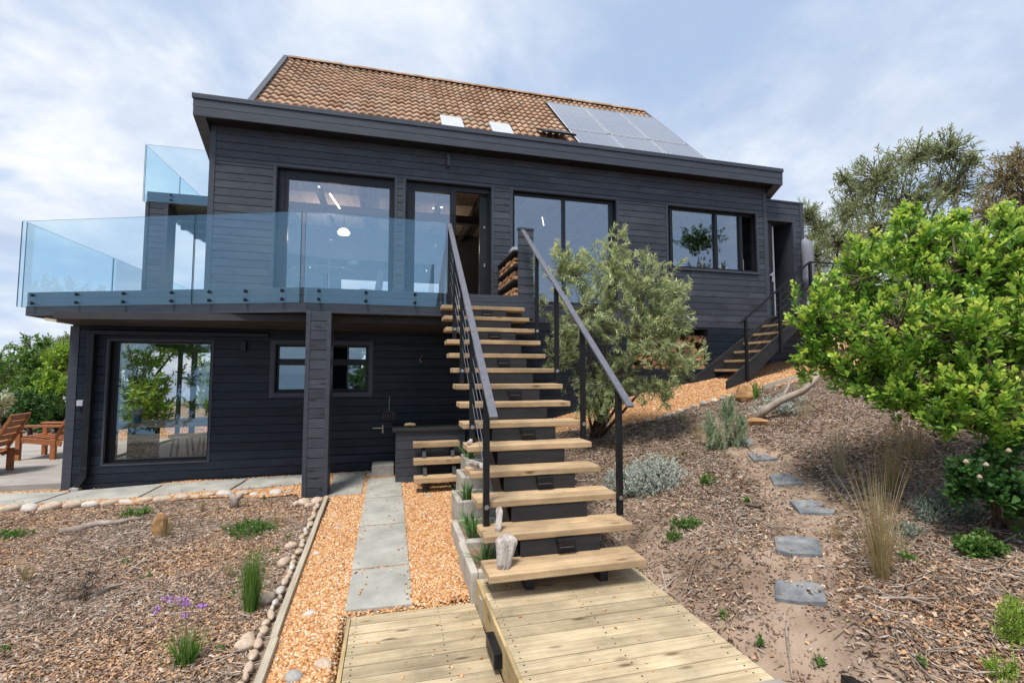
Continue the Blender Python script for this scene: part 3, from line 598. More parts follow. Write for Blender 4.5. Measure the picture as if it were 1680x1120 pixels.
MB().box(-5.05, -4.99, BY0-0.02, BY0+0.045, 1.13, 3.592).build('corner_board', M['trim'], ps)
MB().box(-4.70, -4.63, BY0-0.02, BY0+0.045, 1.13, 3.592).build('corner_board', M['trim'], ps)
MB().box(-5.035, -4.645, BY0+0.046, BY0+0.42, 1.13, 3.59).build('pillar_core', M['trim'], ps)
bb = thing('glass_balustrade', 'short pale glass balustrade round the small upper balcony', 'glass railing', (-4, 11.4, 3.7))
glass_panel(bb, (-5.09, BY0), (-2.74, BY0), 3.60, 4.82, (0, -1), (0.22, 0.88), bz=(3.66, 3.77))
for y0, y1 in ((11.42, 13.08), (13.10, 14.7)): glass_panel(bb, (BX0, y1), (BX0, y0), 3.60, 4.82, (-1, 0), (0.2, 0.8), bz=(3.66, 3.77))

# ================================================================== MAIN STAIRS
st = thing('outdoor_staircase', 'long open timber staircase with black posts rising to the glass fronted deck', 'staircase', (1.27, 3.3, -1.54))
RI, GO, TZ, TY, SX0, SX1 = 0.1762, 0.2545, -1.36, 3.20, 0.675, 1.865
SC0, SC1 = 0.955, 1.60
for k in range(14):
    z = TZ+RI*k; y = TY+GO*k; j = random.uniform(-0.012, 0.012); w = 0.015 if k % 3 == 0 else 0
    mb = MB(); mb.box(SX0+j, SX1+j-w, y, y+0.142, z-0.052, z); mb.box(SX0+j+random.uniform(-.006,.006), SX1+j-w, y+0.147, y+0.29, z-0.052, z+random.uniform(-.002,.002))
    mb.build('tread', M['tread'], st, bevel=0.006)
rs = MB()
for k in range(14):
    z = TZ+RI*k; y = TY+GO*k
    rs.box(SC0+random.uniform(0,.004), SC1-random.uniform(0,.004), y+0.262, y+0.285, z+0.003, z+RI-0.055)
rs.build('riser', M['riser'], st, bevel=0.003)
for x in (SC0+0.004, SC1-0.069):
    pts = [(x, TY+0.13, -1.539), (x, TY+0.13, TZ-0.054), (x, TY+0.261, TZ-0.054), (x, TY+GO*13+0.25, TZ+RI*13-0.23), (x, TY+GO*13+0.25, TZ+RI*13-0.50), (x, TY+0.75, -1.45), (x, TY+0.22, -1.539)]
    MB().prism(pts, (0.065, 0, 0)).build('stringer', M['riser'], st, bevel=0.004)
for k in (0+1, 3, 5, 7, 9, 11, 13):
    z = TZ+RI*k; y = TY+GO*(k-1)+0.262
    sl_ = MB().box(1.235, 1.375, y-0.05, y-0.001, z-0.115, z-0.06).build('step_light', M['steel'], st, bevel=0.005)
    MB().box(1.25, 1.36, y-0.045, y-0.01, z-0.118, z-0.1155).build('lens', M['pale'], sl_)
# posts stand on a tread and are bolted to the next one
LR = (np.array((0.735, 3.40, -0.315)), np.array((0.800, 6.75, 2.145)))
RR_ = (np.array((1.878, 3.49, -0.262)), np.array((1.878, 6.66, 2.11)))
def rail_z(rl, y): t = (y-rl[0][1])/(rl[1][1]-rl[0][1]); return rl[0]+(rl[1]-rl[0])*t
for rl, side in ((LR, -1), (RR_, 1)):
    for k in (2, 5, 8, 11):
        z = TZ+RI*k; y = TY+GO*k; c = rail_z(rl, y-0.022)
        if side > 0 and k > 6: pass
        p = MB().box(c[0]-0.024, c[0]+0.024, y-0.046, y-0.003, z-RI+0.001, c[2]-0.012).build('post', M['steel'], st, bevel=0.003)
        MB().disc((c[0], y-0.046, z-0.03), (0, -1, 0), 0.019, 0.006, 14).disc((c[0], y-0.051, z-0.03), (0, -1, 0), 0.010, 0.008, 6).build('bolt', M['cable'], p)
    if side < 0: MB().box(0.775, 0.823, 6.69, 6.735, 1.0, 2.11).build('post', M['steel'], st, bevel=0.003)
    d = (rl[1]-rl[0]); d /= np.linalg.norm(d)
    MB().bar(rl[0]-d*0.02, rl[1], 0.062, 0.022).build('handrail', M['rail'], st, bevel=0.003)
    for q in range(5):
        off = np.array((0, 0, -0.15-0.145*q)); a = rail_z(rl, TY+GO*2-0.02)+off; b = rail_z(rl, TY+GO*13)+off
        if side < 0: MB().cyl(a, b, 0.0028, 5).build('cable', M['cable'], st)

# ================================================================== SIDE STAIRS (right, against the wall)
ss = thing('side_staircase', 'short black staircase with six brown treads leading to the annex door', 'staircase', (6.6, 7.5, 0.0))
T0 = (6.09, 0.062); TR, TG = 0.176, 0.228
for k in range(6):
    x = T0[0]+TG*k; z = T0[1]+TR*k
    MB().box(x, x+0.24, 7.155, 7.93, z-0.042, z).build('tread', M['tread'], ss, bevel=0.005)
    MB().box(x+0.225, x+0.239, 7.16, 7.925, z+0.001, z+TR-0.045).build('riser', M['riser'], ss)
for y, xb in ((7.09, 5.70), (7.935, 5.56)):
    a = np.array((xb, y, -0.26)); b = np.array((7.56, y, 1.13+0.03))
    sl2 = (b[2]-a[2])/(b[0]-a[0])
    MB().prism([(xb, y, -0.30), (xb, y, -0.17+0.02), (7.48, y, 1.15), (7.60, y, 1.15), (7.60, y, 0.86), (7.3, y, 0.83), (xb+0.28, y, -0.30)], (0, 0.042, 0)).build('stringer', M['riser'], ss, bevel=0.003)
ld_ = MB()
x = 7.46
while x < 8.7: ld_.box(x, x+0.115, 7.0, AY-0.031, 1.085, 1.12); x += 0.12
ld_.build('landing', M['riser'], ss, bevel=0.002)
MB().box(7.61, 8.66, 7.02, 7.05, 0.90, 1.083).box(8.62, 8.65, 7.051, 8.0, 0.90, 1.083).build('landing_frame', M['riser'], ss)
ra, rb = np.array((6.0, 7.07, 0.88)), np.array((7.56, 7.07, 2.06))
for x, zb in ((6.10, -0.14), (6.84, 0.35), (7.56, 0.9), (8.55, 0.9)):
    zt = 0.88+(x-6.0)*(2.06-0.88)/1.56 if x < 7.57 else 2.06
    MB().box(x-0.024, x+0.024, 7.045, 7.088, zb, zt-0.013).build('post', M['steel'], ss, bevel=0.003)
MB().box(7.58, 7.628, 7.045, 7.088, -0.05, 0.86).box(8.55, 8.60, 7.1, 7.15, 0.0, 0.90).build('post', M['steel'], ss)
MB().bar(ra, rb, 0.05, 0.022).bar(rb, (8.6, 7.07, 2.06), 0.05, 0.022).build('handrail', M['steel'], ss, bevel=0.002)
for q in range(6):
    off = np.array((0, 0, -0.14-0.13*q))
    MB().cyl(ra+off+np.array((0.1,0,0.076)), rb+off, 0.003, 5).cyl(rb+off, np.array((8.55, 7.07, 2.06))+off, 0.003, 5).build('cable', M['steel'], ss)
cov = MB()   # rolled grey cover leaning on the annex wall
ring = [(8.32, 1.70, 0.09), (8.34, 1.95, 0.115), (8.33, 2.3, 0.12), (8.32, 2.6, 0.115), (8.30, 2.72, 0.085), (8.28, 2.76, 0.03)]
vs = []; n = 14
for (x, z, r) in ring:
    for k in range(n):
        a = 2*pi*k/n; rr_ = r*(1+0.12*sin(3*a+z*4)); vs.append((x+rr_*cos(a)*1.0, 7.84+rr_*sin(a)*0.9, z))
cov.add(vs, [(i*n+k, i*n+(k+1) % n, (i+1)*n+(k+1) % n, (i+1)*n+k) for i in range(len(ring)-1) for k in range(n)]+[tuple(range(n))[::-1], tuple(range(len(vs)-n, len(vs)))])
o = cov.build('parasol_cover', M['fabric'], None, smooth=True); tag(o, 'tall folded grey fabric cover with rounded top beside the annex door', 'cover')
# ================================================================== FIREWOOD
def split_log(kind, seed):
    r = random.Random(seed); mb = MB(); n = {0: 3, 1: 4, 2: 5, 3: 4}[kind]; a0 = r.uniform(0, 6)
    poly = [(0, 0.05*r.uniform(.75, 1.1)*cos(a0+2*pi*i/n+r.uniform(-.25,.25)), 0.05*r.uniform(.75, 1.1)*sin(a0+2*pi*i/n+r.uniform(-.25,.25))) for i in range(n)]
    mb.prism(poly, (0.28, 0, 0)); o = mb.build('firewood_log', M['log']); 
    return o
def log_bank(positions, label, group):
    protos = [split_log(k % 4, k+3) for k in range(6)]; used = set()
    for i, (x, y, z, sc, rx) in enumerate(positions):
        o = protos[i % 6] if i < 6 else protos[i % 6].copy()
        if i >= 6: C.objects.link(o)
        o.location = (x, y, z); o.scale = (sc[0], sc[1], sc[2]); o.rotation_euler = (rx, random.uniform(-.06, .06), random.uniform(-.08, .08)); tag(o, label, 'firewood', group)
rack = thing('firewood_rack', 'black firewood rack with sloping looking shelves at the top of the main stairs', 'wood rack', (1.9, 7.3, 1.125))
RX0, RX1 = 1.775, 2.075
fp = clad(front(6.78), RX0+0.06, RX1, 1.128, 2.15, P).build('front_panel', M['siding'], rack)
MB().box(RX0+0.06, RX1+0.01, 6.75, 6.83, 2.151, 2.18).build('cap', M['trim'], fp)
MB().box(RX1-0.03, RX1, 6.80, 7.94, 1.128, 1.86).build('back_panel', M['inside'], rack)
for z in (1.15, 1.40, 1.615, 1.845): MB().box(RX0, RX1-0.031, 6.802, 7.93, z-0.022, z).build('shelf', M['riser'], rack)
MB().box(RX0+0.02, RX1-0.031, 7.931, 7.955, 1.128, 1.85).build('end_panel', M['trim'], rack)
pos = []
for z, rows in ((1.15, 2), (1.40, 2), (1.615, 2)):
    for r in range(rows):
        y = 6.87
        while y < 7.9:
            pos.append((RX0+0.012+random.uniform(0, .02), y, z+0.036+r*0.066, (0.82, 0.8, 0.74), random.uniform(0, 6))); y += random.uniform(0.066, 0.085)
log_bank(pos, 'split log packed on the black firewood rack above the stairs', 'logs in the deck firewood rack')
bag = MB(); bag.tube([(1.9, 7.15, 1.87), (1.9, 7.2, 1.92), (1.92, 7.32, 1.93), (1.9, 7.42, 1.87)], [0.04, 0.085, 0.09, 0.05], 10)
tag(bag.build('cloth_bundle', M['fabric'], None, smooth=True), 'crumpled blue grey cloth bundle lying on top of the firewood rack', 'cloth')
pos = []
for r in range(8):
    for i in range(16):
        if random.random() < 0.93: pos.append((4.5+i*0.098+random.uniform(-.02, .02), 8.04+random.uniform(0, .1), 0.10+r*0.085+random.uniform(-.01, .01), (0.9, 1.05, 1.0), random.uniform(0, 6)))
def niche_bank():
    protos = []
    for k in range(6):
        r = random.Random(k+40); n = r.choice((3, 4, 5)); a0 = r.uniform(0, 6); mb = MB()
        mb.prism([(0.055*r.uniform(.7, 1.1)*cos(a0-2*pi*i/n), 0, 0.055*r.uniform(.7, 1.1)*sin(a0-2*pi*i/n)) for i in range(n)], (0, 0.3, 0)); protos.append(mb.build('firewood_log', M['log']))
    for i, (x, y, z, sc, rx) in enumerate(pos):
        o = protos[i % 6] if i < 6 else protos[i % 6].copy()
        if i >= 6: C.objects.link(o)
        o.location = (x, y, z); o.rotation_euler = (random.uniform(-.1,.1), rx, random.uniform(-.35, .35)); tag(o, 'split log stacked in the wall niche below the kitchen window', 'firewood', 'logs in the wall niche')
niche_bank()
# ================================================================== BOX AND SMALL STEPS under the stairs
bx = thing('storage_box', 'low black clad box against the dark wall beside the small steps', 'box', (0.55, 7.4, -1.58))
clad(front(7.12), 0.10, 1.10, -1.60, -0.86, 0.127).build('front', M['siding'], bx)
clad(leftw(0.12), 7.12, 7.96, -1.60, -0.86, 0.127).build('side', M['siding_y'], bx)
MB().box(0.05, 1.15, 7.07, 7.96, -0.857, -0.815).build('lid', M['riser'], bx, bevel=0.004)
tag(MB().tube([(0.22, 7.3, -0.785), (0.24, 7.3, -0.78), (0.30, 7.29, -0.775), (0.37, 7.28, -0.78), (0.39, 7.28, -0.785)], [0.012, 0.026, 0.031, 0.026, 0.012], 10).build('wood_block', M['tread'], None, smooth=True), 'smooth rounded piece of pale wood on the black box lid', 'wood')
sm = thing('small_steps', 'three tread timber steps in front of the low black box', 'steps', (0.68, 6.7, -1.6))
for z, y in ((-0.985, 6.84), (-1.19, 6.66), (-1.395, 6.48)):
    MB().box(0.335, 0.99, y, y+0.20, z-0.07, z).build('tread', M['tread'], sm, bevel=0.005)
for x in (0.46, 0.86): MB().prism([(x, 6.52, -1.63), (x, 6.52, -1.47), (x, 6.9, -1.06), (x, 7.05, -1.06), (x, 7.05, -1.63)], (0.05, 0, 0)).build('stringer', M['riser'], sm)
tag(MB().box(-0.24, 0.085, 7.55, 7.90, -1.62, -1.40).build('concrete_block', M['planter'], None, bevel=0.012), 'rough pale concrete block on the gravel at the cellar door', 'block')
ch = thing('wind_chime', 'small rusty wind chime hanging on the dark wall by the door handle', 'wind chime', (0.0, 7.9, -0.6))
MB().tube([(0, 7.93, -0.38), (0, 7.9, -0.62)], 0.003, 4).build('string', M['brass'], ch); MB().tube([(-0.09, 7.9, -0.64), (0, 7.9, -0.61), (0.09, 7.9, -0.65)], 0.007, 6).build('bar', M['bark'], ch)
for k in range(6): MB().cyl((-0.09+k*0.036, 7.9, -0.65), (-0.09+k*0.036, 7.9, -0.74-0.03*sin(k*.6)), 0.005, 6).build('chime', M['bark'], ch)
# ================================================================== DECKS in the foreground
def boards(x0, x1, y0, y1, z, pitch=0.118, m='deck', name='boards', parent=None, th=0.03):
    mb = MB(); y = y1
    while y > y0: mb.box(x0+random.uniform(-.002,.002), x1+random.uniform(-.005,.005), y-pitch+0.0065, y, z-th, z+random.uniform(-.0015,.0015)); y -= pitch
    o = mb.build(name, M[m], parent, bevel=0.003)
    nb = MB(); y = y1
    while y > y0:
        for x in np.arange(x0+0.04, x1, 0.56):
            for yy in (y-0.03, y-0.085): nb.disc((x+random.uniform(-.006,.006), yy, z+0.0006), (0, 0, 1), 0.0048, 0.0012, 7)
        y -= pitch
    structure(nb.build('nail_heads', M['frame'], parent), 'stuff'); return o
ud = thing('upper_walkway', 'raised pale timber walkway at the foot of the main stairs', 'walkway', (1.28, 2, -1.7))
boards(0.672, 1.905, 2.09, 3.60, -1.54, parent=ud)
boards(0.70, 1.93, 1.2, 2.085, -1.54, m='greydeck', parent=ud)['label'] = 'grey weathered end boards of the walkway'
mb = MB()
y = 3.598
while y > 1.2: mb.box(0.650, 0.6695, max(1.2, y-0.30), y-0.003, -1.735, -1.537); y -= 0.30
mb.build('side_fascia', M['deck_y'], ud, bevel=0.002)
MB().box(0.672, 1.9, 3.575, 3.598, -1.80, -1.572).box(1.88, 1.90, 1.2, 3.574, -1.80, -1.572).build('end_fascia', M['deck_y'], ud)
MB().box(0.640, 0.6495, 3.36, 3.43, -1.735, -1.58).build('metal_strap', M['cobble_g'], ud)
lf = MB().box(0.600, 0.6495, 2.74, 2.98, -1.685, -1.595).build('deck_light', M['steel'], ud, bevel=0.006)
MB().box(0.61, 0.645, 2.76, 2.96, -1.687, -1.6855).build('lens', M['pale'], lf)
lw_ = thing('lower_walkway', 'lower pale timber deck between the gravel and the raised walkway', 'walkway', (0.2, 2.5, -1.75))
boards(-0.235, 0.645, 1.4, 3.63, -1.72, parent=lw_)
MB().box(-0.262, -0.238, 1.4, 3.635, -1.86, -1.718).build('edge_board', M['deck_y'], lw_, bevel=0.003)
MB().box(-0.237, 0.645, 3.6335, 3.655, -1.86, -1.724).build('end_board', M['deck'], lw_, bevel=0.003)
tdk = thing('side_terrace', 'low grey weathered timber terrace left of the house', 'terrace', (-6.5, 9.5, -1.7))
mb = MB(); x = -4.37; 
dvec = np.array((-0.80, 0.60)); 
for k in range(34):
    y0 = 8.2+k*0.142; mb.box(-9.2, -4.36, y0, y0+0.137, -1.58, -1.55+random.uniform(-.001,.001))
mb.build('boards', M['greydeck'], tdk, bevel=0.002)
MB().box(-9.2, -4.36, 8.165, 8.195, -1.80, -1.552).build('fascia', M['greydeck'], tdk, bevel=0.003)
# ================================================================== CHAIRS on the terrace
def armchair(name, label, loc, rz):
    t = thing(name, label, 'armchair', (0, 0, 0), 'slatted timber armchairs'); m = M['teak']; w, dp = 0.30, 0.28
    for s in (-1, 1):
        MB().box(-dp-0.035, -dp+0.035, s*w-0.03, s*w+0.03, 0, 0.58).build('front_leg', m, t, bevel=0.004)
        MB().prism([(dp-0.06, s*w-0.028, 0), (dp+0.02, s*w-0.028, 0), (dp+0.02, s*w-0.028, 0.35), (dp-0.06, s*w-0.028, 0.35)], (0, 0.056, 0)).build('rear_leg', m, t, bevel=0.004)
        MB().bar((-dp-0.06, s*w, 0.60), (dp+0.12, s*w, 0.585), 0.10, 0.035).build('armrest', m, t, bevel=0.005)
        MB().bar((-dp, s*w, 0.36), (dp+0.10, s*w, 0.27), 0.03, 0.09).build('side_rail', m, t, bevel=0.004)
        MB().bar((dp-0.09, s*(w-0.062), 0.25), (dp+0.20, s*(w-0.062), 0.86), 0.06, 0.035, (1, 0, 0)).build('back_post', m, t, bevel=0.004)
    mb = MB()
    for k in range(6): mb.box(-dp-0.03+k*0.098, -dp+0.058+k*0.098, -w+0.031, w-0.031, 0.385-k*0.016, 0.407-k*0.016)
    mb.build('seat', m, t, bevel=0.004)
    mb = MB(); d = np.array((0.29, 0, 0.61)); d /= np.linalg.norm(d); n = np.array((-d[2], 0, d[0]))
    for k in range(5): mb.obox(np.array((dp-0.02, 0, 0.40))+d*(0.05+k*0.115)+n*0.012, d*0.045, np.array((0, w-0.03, 0)), n*0.011)
    mb.build('backrest', m, t, bevel=0.003)
    MB().bar((-dp, -w+0.03, 0.33), (-dp, w-0.03, 0.33), 0.03, 0.09).build('front_rail', m, t)
    t.location = tuple(map(float, loc)); t.rotation_euler = (0, 0, rz); return t
armchair('garden_armchair', 'orange timber armchair at the left edge, its slatted back turned to us', (-6.08, 9.12, -1.55), R(8))
armchair('garden_armchair', 'orange timber armchair half hidden by the house corner', (-6.06, 10.7, -1.55), R(-4))
# ================================================================== THINGS IN THE ROOMS
tb = thing('table', 'rustic plank table seen through the lower left window', 'table', (-3.0, 9.2, -1.4))
MB().box(-4.0, -2.2, 8.5, 9.1, -0.845, -0.775).build('table_top', M['table'], tb, bevel=0.006)
MB().box(-3.9, -3.62, 8.62, 9.0, -1.399, -0.846).build('leg', M['frame'], tb); MB().box(-2.5, -2.4, 8.62, 9.0, -1.399, -0.846).build('leg', M['frame'], tb)
jr = MB().tube([(-3.80, 8.66, -0.774), (-3.80, 8.66, -0.65)], [0.06, 0.06], 14).build('jar', M['blue']); tag(jr, 'blue glazed jar with pale rim standing on the rustic table', 'jar')
MB().tube([(-3.80, 8.66, -0.649), (-3.80, 8.66, -0.565)], [0.061, 0.068], 14).build('rim', M['pale'], jr)
def stool(loc, label):
    t = thing('stool', label, 'stool', (0,0,0)); MB().disc((0, 0, 0.42), (0, 0, 1), 0.19, 0.035, 18).build('seat', M['canvas'], t, bevel=0.006)
    for k in range(4):
        a = pi/4+k*pi/2; MB().cyl((0.12*cos(a), 0.12*sin(a), 0.42), (0.18*cos(a), 0.18*sin(a), 0), 0.016, 8).build('leg', M['beam'], t)
    t.location = loc
stool((-3.05, 8.35, -1.399), 'round pale topped stool in front of the rustic table')
stool((-2.72, 8.42, -1.399), 'round topped stool nearer the right edge of the lower window')
sf = thing('sofa', 'pale sofa standing behind the rustic table indoors', 'sofa', (-2.6, 10.8, -1.4))
MB().box(-3.1, -2.12, 10.6, 11.4, -1.399, -0.95).build('seat', M['canvas'], sf, bevel=0.05); MB().box(-3.1, -2.12, 11.2, 11.45, -0.949, -0.5).build('back', M['canvas'], sf, bevel=0.05)
cu = MB().obox((-2.75, 9.02, -0.60), (0.13, 0, 0.03), (0, 0.05, 0.02), (0.04, -0.05, 0.17)).build('cushion', M['pale'], None, bevel=0.05, seg=4); tag(cu, 'white square cushion lying on the indoor table in the lower window', 'cushion')
dt = thing('dining_table', 'round grey table seen through the largest upper window', 'table', (-1.2, 9.4, 1.14))
MB().disc((-1.2, 9.4, 1.86), (0, 0, 1), 0.6, 0.03, 32).build('table_top', M['canvas'], dt); MB().cyl((-1.2, 9.4, 1.14), (-1.2, 9.4, 1.86), 0.05, 12).disc((-1.2, 9.4, 1.14), (0,0,1), 0.25, 0.03, 20).build('pedestal', M['beam'], dt)
def chairi(loc, rz, label):
    t = thing('dining_chair', label, 'chair', (0,0,0), 'dining chairs round the upper table'); MB().box(-.2, .2, -.2, .2, .43, .47).build('seat', M['canvas'], t, bevel=.01)
    MB().prism([(-.2, .19, .47), (.2, .19, .47), (.17, .25, .9), (-.17, .25, .9)], (0, .03, 0)).build('backrest', M['fabric'], t, bevel=.008)
    for x in (-.17, .17):
        for y in (-.17, .17): MB().cyl((x, y, .43), (x*1.1, y*1.1, 0), .016, 8).build('leg', M['beam'], t)
    t.location = loc; t.rotation_euler = (0, 0, rz)
chairi((-1.95, 9.7, 1.14), R(70), 'grey dining chair left of the round table upstairs'); chairi((-0.45, 9.7, 1.14), R(-70), 'grey dining chair right of the round table upstairs'); chairi((-1.2, 10.15, 1.14), 0, 'grey dining chair behind the round table upstairs')
sk_ = MB().box(5.1, 7.3, D+0.14, D+0.75, 2.0, 2.04).build('worktop', M['table'], house)
def bottle(x, y, h, r, m, label, neck=0.4):
    o = MB().tube([(x, y, 2.041), (x, y, 2.045), (x, y, 2.041+h*0.62), (x, y, 2.041+h*0.74), (x, y, 2.041+h)], [r*.9, r, r, r*neck, r*neck], 12).build('bottle', m, None, smooth=False); tag(o, label, 'bottle')
bottle(7.02, D+0.2, 0.42, 0.045, M['pale'], 'tall white bottle at the right end of the kitchen sill', 0.8)
bottle(6.50, D+0.2, 0.17, 0.04, M['amber'], 'small amber bottle on the kitchen sill'); bottle(6.66, D+0.2, 0.14, 0.035, M['cobble_w'], 'small white bottle next to the amber one on the kitchen sill')
bottle(5.45, D+0.2, 0.22, 0.04, M['cobble_g'], 'grey bottle at the left end of the kitchen sill'); bottle(5.72, D+0.2, 0.26, 0.035, M['blue'], 'slim blue bottle on the kitchen sill'); bottle(6.08, D+0.2, 0.26, 0.025, M['tread'], 'thin yellow candle like bottle on the kitchen sill', 0.9)

# ================================================================== GROUND
def axis(fine0, fine1, step, far):
    a = list(np.arange(fine0, fine1+1e-6, step)); s = step
    lo, hi = [], []; x = fine0
    while x > -far: s *= 1.22; x -= s; lo.append(x)
    s = step; x = fine1
    while x < far: s *= 1.22; x += s; hi.append(x)
    return np.array(lo[::-1]+a+hi)
gx, gy = axis(-7, 9.5, 0.11, 420), axis(0.5, 9, 0.11, 420)
XX, YY = np.meshgrid(gx, gy); ZZ = hz(XX, YY)
ZZ = ZZ + (rng.normal(0, 0.006, ZZ.shape))*((np.abs(XX) < 10) & (np.abs(YY) < 10))
nx, ny = len(gx), len(gy); I = (np.arange(ny-1)[:, None]*nx+np.arange(nx-1)[None]).ravel()
g = np_mesh('ground', np.stack([XX.ravel(), YY.ravel(), ZZ.ravel()], 1), np.stack([I, I+1, I+nx+1, I+nx], 1), M['soil'], smooth=True); structure(g)
M['sea'] = mat('sea_water', (0.02,0.06,0.12), (0.03,0.08,0.15), 0.12, (0.02,0.02,0.02), 3, 0.5)
structure(MB().add([(-20000,-20000,-40),(20000,-20000,-40),(20000,20000,-40),(-20000,20000,-40)], [(0,1,2,3)]).build('sea', M['sea']))
def inpoly(X, Y, poly):
    c = np.zeros(X.shape, bool); n = len(poly)
    for i in range(n):
        (x0, y0), (x1, y1) = poly[i], poly[(i+1) % n]
        if y0 == y1: continue
        t = ((y0 > Y) != (y1 > Y)) & (X < (x1-x0)*(Y-y0)/(y1-y0)+x0); c ^= t
    return c
# regions (plan view)
GR = [(-0.69, 2.2), (-0.25, 2.2), (-0.25, 3.64), (0.62, 3.64), (0.68, 4.3), (0.80, 5.2), (0.95, 6.2), (1.1, 8.0), (-4.3, 8.0), (-9, 8.15), (-9, 7.25), (-5.0, 7.12), (-1.2, 7.0), (-1.05, 6.66), (-0.70, 6.6)]
e1 = [tuple(G(*p)[:2]) for p in ((905, 712), (960, 705), (1020, 700), (1080, 689), (1140, 668), (1200, 652), (1240, 640), (1300, 630), (1400, 610))]
GP = e1+[(12.5, 8.0), (1.2, 8.0), (1.2, 6.5)]
GB = [(-13, 8.6), (-9.3, 8.6), (-4.4, 13.1), (-4.4, 16), (-13, 16)]
for nm, poly in (('gravel_path', GR), ('gravel_strip', GP), ('gravel_yard', GB)):
    px = [p[0] for p in poly]; py = [p[1] for p in poly]
    ax, ay = np.arange(min(px), max(px), 0.07), np.arange(min(py), max(py), 0.07); X, Y = np.meshgrid(ax, ay)
    V = np.stack([X.ravel(), Y.ravel(), hz(X, Y).ravel()+0.016], 1); n = len(ax)
    I = (np.arange(len(ay)-1)[:, None]*n+np.arange(n-1)[None]).ravel(); keep = inpoly(V[I, 0]+0.035, V[I, 1]+0.035, poly); I = I[keep]
    F = np.stack([I, I+1, I+n+1, I+n], 1); u, inv = np.unique(F, return_inverse=True); structure(np_mesh(nm, V[u], inv.reshape(F.shape), M['gravelbase'], smooth=True))
BASE = np.array([(-1,-1,-.6),(1,-1,-.7),(1,1,-.6),(-1,1,-.7),(-.8,-.75,.6),(.7,-.8,.7),(.75,.8,.55),(-.7,.75,.65)], float)
BF = np.array([(3,2,1,0),(4,5,6,7),(0,1,5,4),(1,2,6,5),(2,3,7,6),(3,0,4,7)])
def rotm(n, tilt=1.0):
    a = rng.uniform(0, 2*pi, n); b = rng.normal(0, 0.5*tilt, n); c = rng.normal(0, 0.5*tilt, n)
    ca, sa, cb, sb, cc, sc_ = np.cos(a), np.sin(a), np.cos(b), np.sin(b), np.cos(c), np.sin(c); z = np.zeros(n); o = np.ones(n)
    Rz = np.stack([ca,-sa,z,sa,ca,z,z,z,o], 1).reshape(n,3,3); Rx = np.stack([o,z,z,z,cb,-sb,z,sb,cb], 1).reshape(n,3,3); Ry = np.stack([cc,z,sc_,z,o,z,-sc_,z,cc], 1).reshape(n,3,3)
    return Rz@Rx@Ry
def sample(poly, n, bias=None):
    px = [p[0] for p in poly]; py = [p[1] for p in poly]; out = np.zeros((0, 2))
    while len(out) < n:
        q = np.stack([rng.uniform(min(px), max(px), n*2), rng.uniform(min(py), max(py), n*2)], 1)
        k = inpoly(q[:, 0], q[:, 1], poly)
        if bias: k &= rng.random(len(q)) < bias(q)
        out = np.concatenate([out, q[k]])
    return out[:n]
def pebbles(name, poly, n, s0, s1, lift, m, avoid=(), flat=0.65, bias=None):
    q = sample(poly, n, bias)
    for (x0, x1, y0, y1) in avoid: q = q[~((q[:, 0] > x0) & (q[:, 0] < x1) & (q[:, 1] > y0) & (q[:, 1] < y1))]
    n = len(q); s = rng.uniform(s0, s1, n)[:, None]*rng.uniform(0.6, 1.25, (n, 3)); s[:, 2] *= flat
    v = (BASE[None]+rng.normal(0, 0.16, (n, 8, 3)))*s[:, None, :]; v = np.einsum('nij,nkj->nki', rotm(n, 0.9), v)
    c = np.concatenate([q, (hz(q[:, 0], q[:, 1])+lift)[:, None]], 1); v += c[:, None, :]
    F = (np.arange(n)[:, None, None]*8+BF[None]).reshape(-1, 4)
    return structure(np_mesh(name, v.reshape(-1, 3), F, m), 'stuff')
near = lambda q: np.clip(2.6/np.hypot(q[:, 0], q[:, 1]), 0.12, 1)**1.1
slabs = [(-0.28, 0.19, 3.66, 4.29), (-0.287, 0.19, 4.325, 5.355), (-0.285, 0.192, 5.395, 6.39), (-0.285, 0.185, 6.425, 7.42)]
pads = [(-0.74, -0.34, 6.68, 7.9)]
av = [(a+.01, b-.01, c+.01, d-.01) for a, b, c, d in slabs+pads]+[(-8, -0.98, 7.36, 7.84)]
pebbles('gravel', GR, 60000, 0.007, 0.0138, 0.018, M['gravel'], av, bias=near)
pebbles('gravel', GP, 30000, 0.008, 0.0145, 0.018, M['gravel'])
pebbles('gravel', GB, 9000, 0.014, 0.03, 0.018, M['gravel'])
# mulch: bark chips and twigs
LB = [(-7.0, 2.0), (-0.76, 2.0), (-0.78, 6.5), (-1.1, 6.9), (-4.5, 7.05), (-9, 7.2)]
e2 = [(e1[0][0]-0.6, 6.2)]+e1
RB = [(1.98, 0.9), (8.5, 0.9), (13, 4)]+e1[::-1]+[(1.7, 6.2), (1.65, 4.2), (1.95, 3.7)]
pathc = np.array([G(*p)[:2] for p in ((1310, 1120), (1310, 975), (1305, 900), (1320, 833), (1290, 790), (1245, 752), (1205, 726), (1170, 700))])
def dpath(q):
    d = np.full(len(q), 9.0)
    for a, b in zip(pathc, pathc[1:]):
        t = np.clip(((q-a)@(b-a))/((b-a)@(b-a)), 0, 1); d = np.minimum(d, np.hypot(*(q-a-t[:, None]*(b-a)).T))
    return d
def patch(q): return 0.5+0.5*np.sin(1.7*q[:, 0]+2.1*q[:, 1])*np.sin(2.3*q[:, 1]-1.1*q[:, 0]+1)
biasR = lambda q: near(q)*np.clip(0.16+1.2*sst(0.16, 0.5, dpath(q)), 0, 1)*np.clip(0.3+sst(2.55, 3.1, q[:, 0]+0*q[:, 1])+sst(4.6, 5.2, q[:, 1]), 0, 1)*(0.25+0.75*patch(q))
biasL = lambda q: near(q)*(0.05+0.95*patch(q))
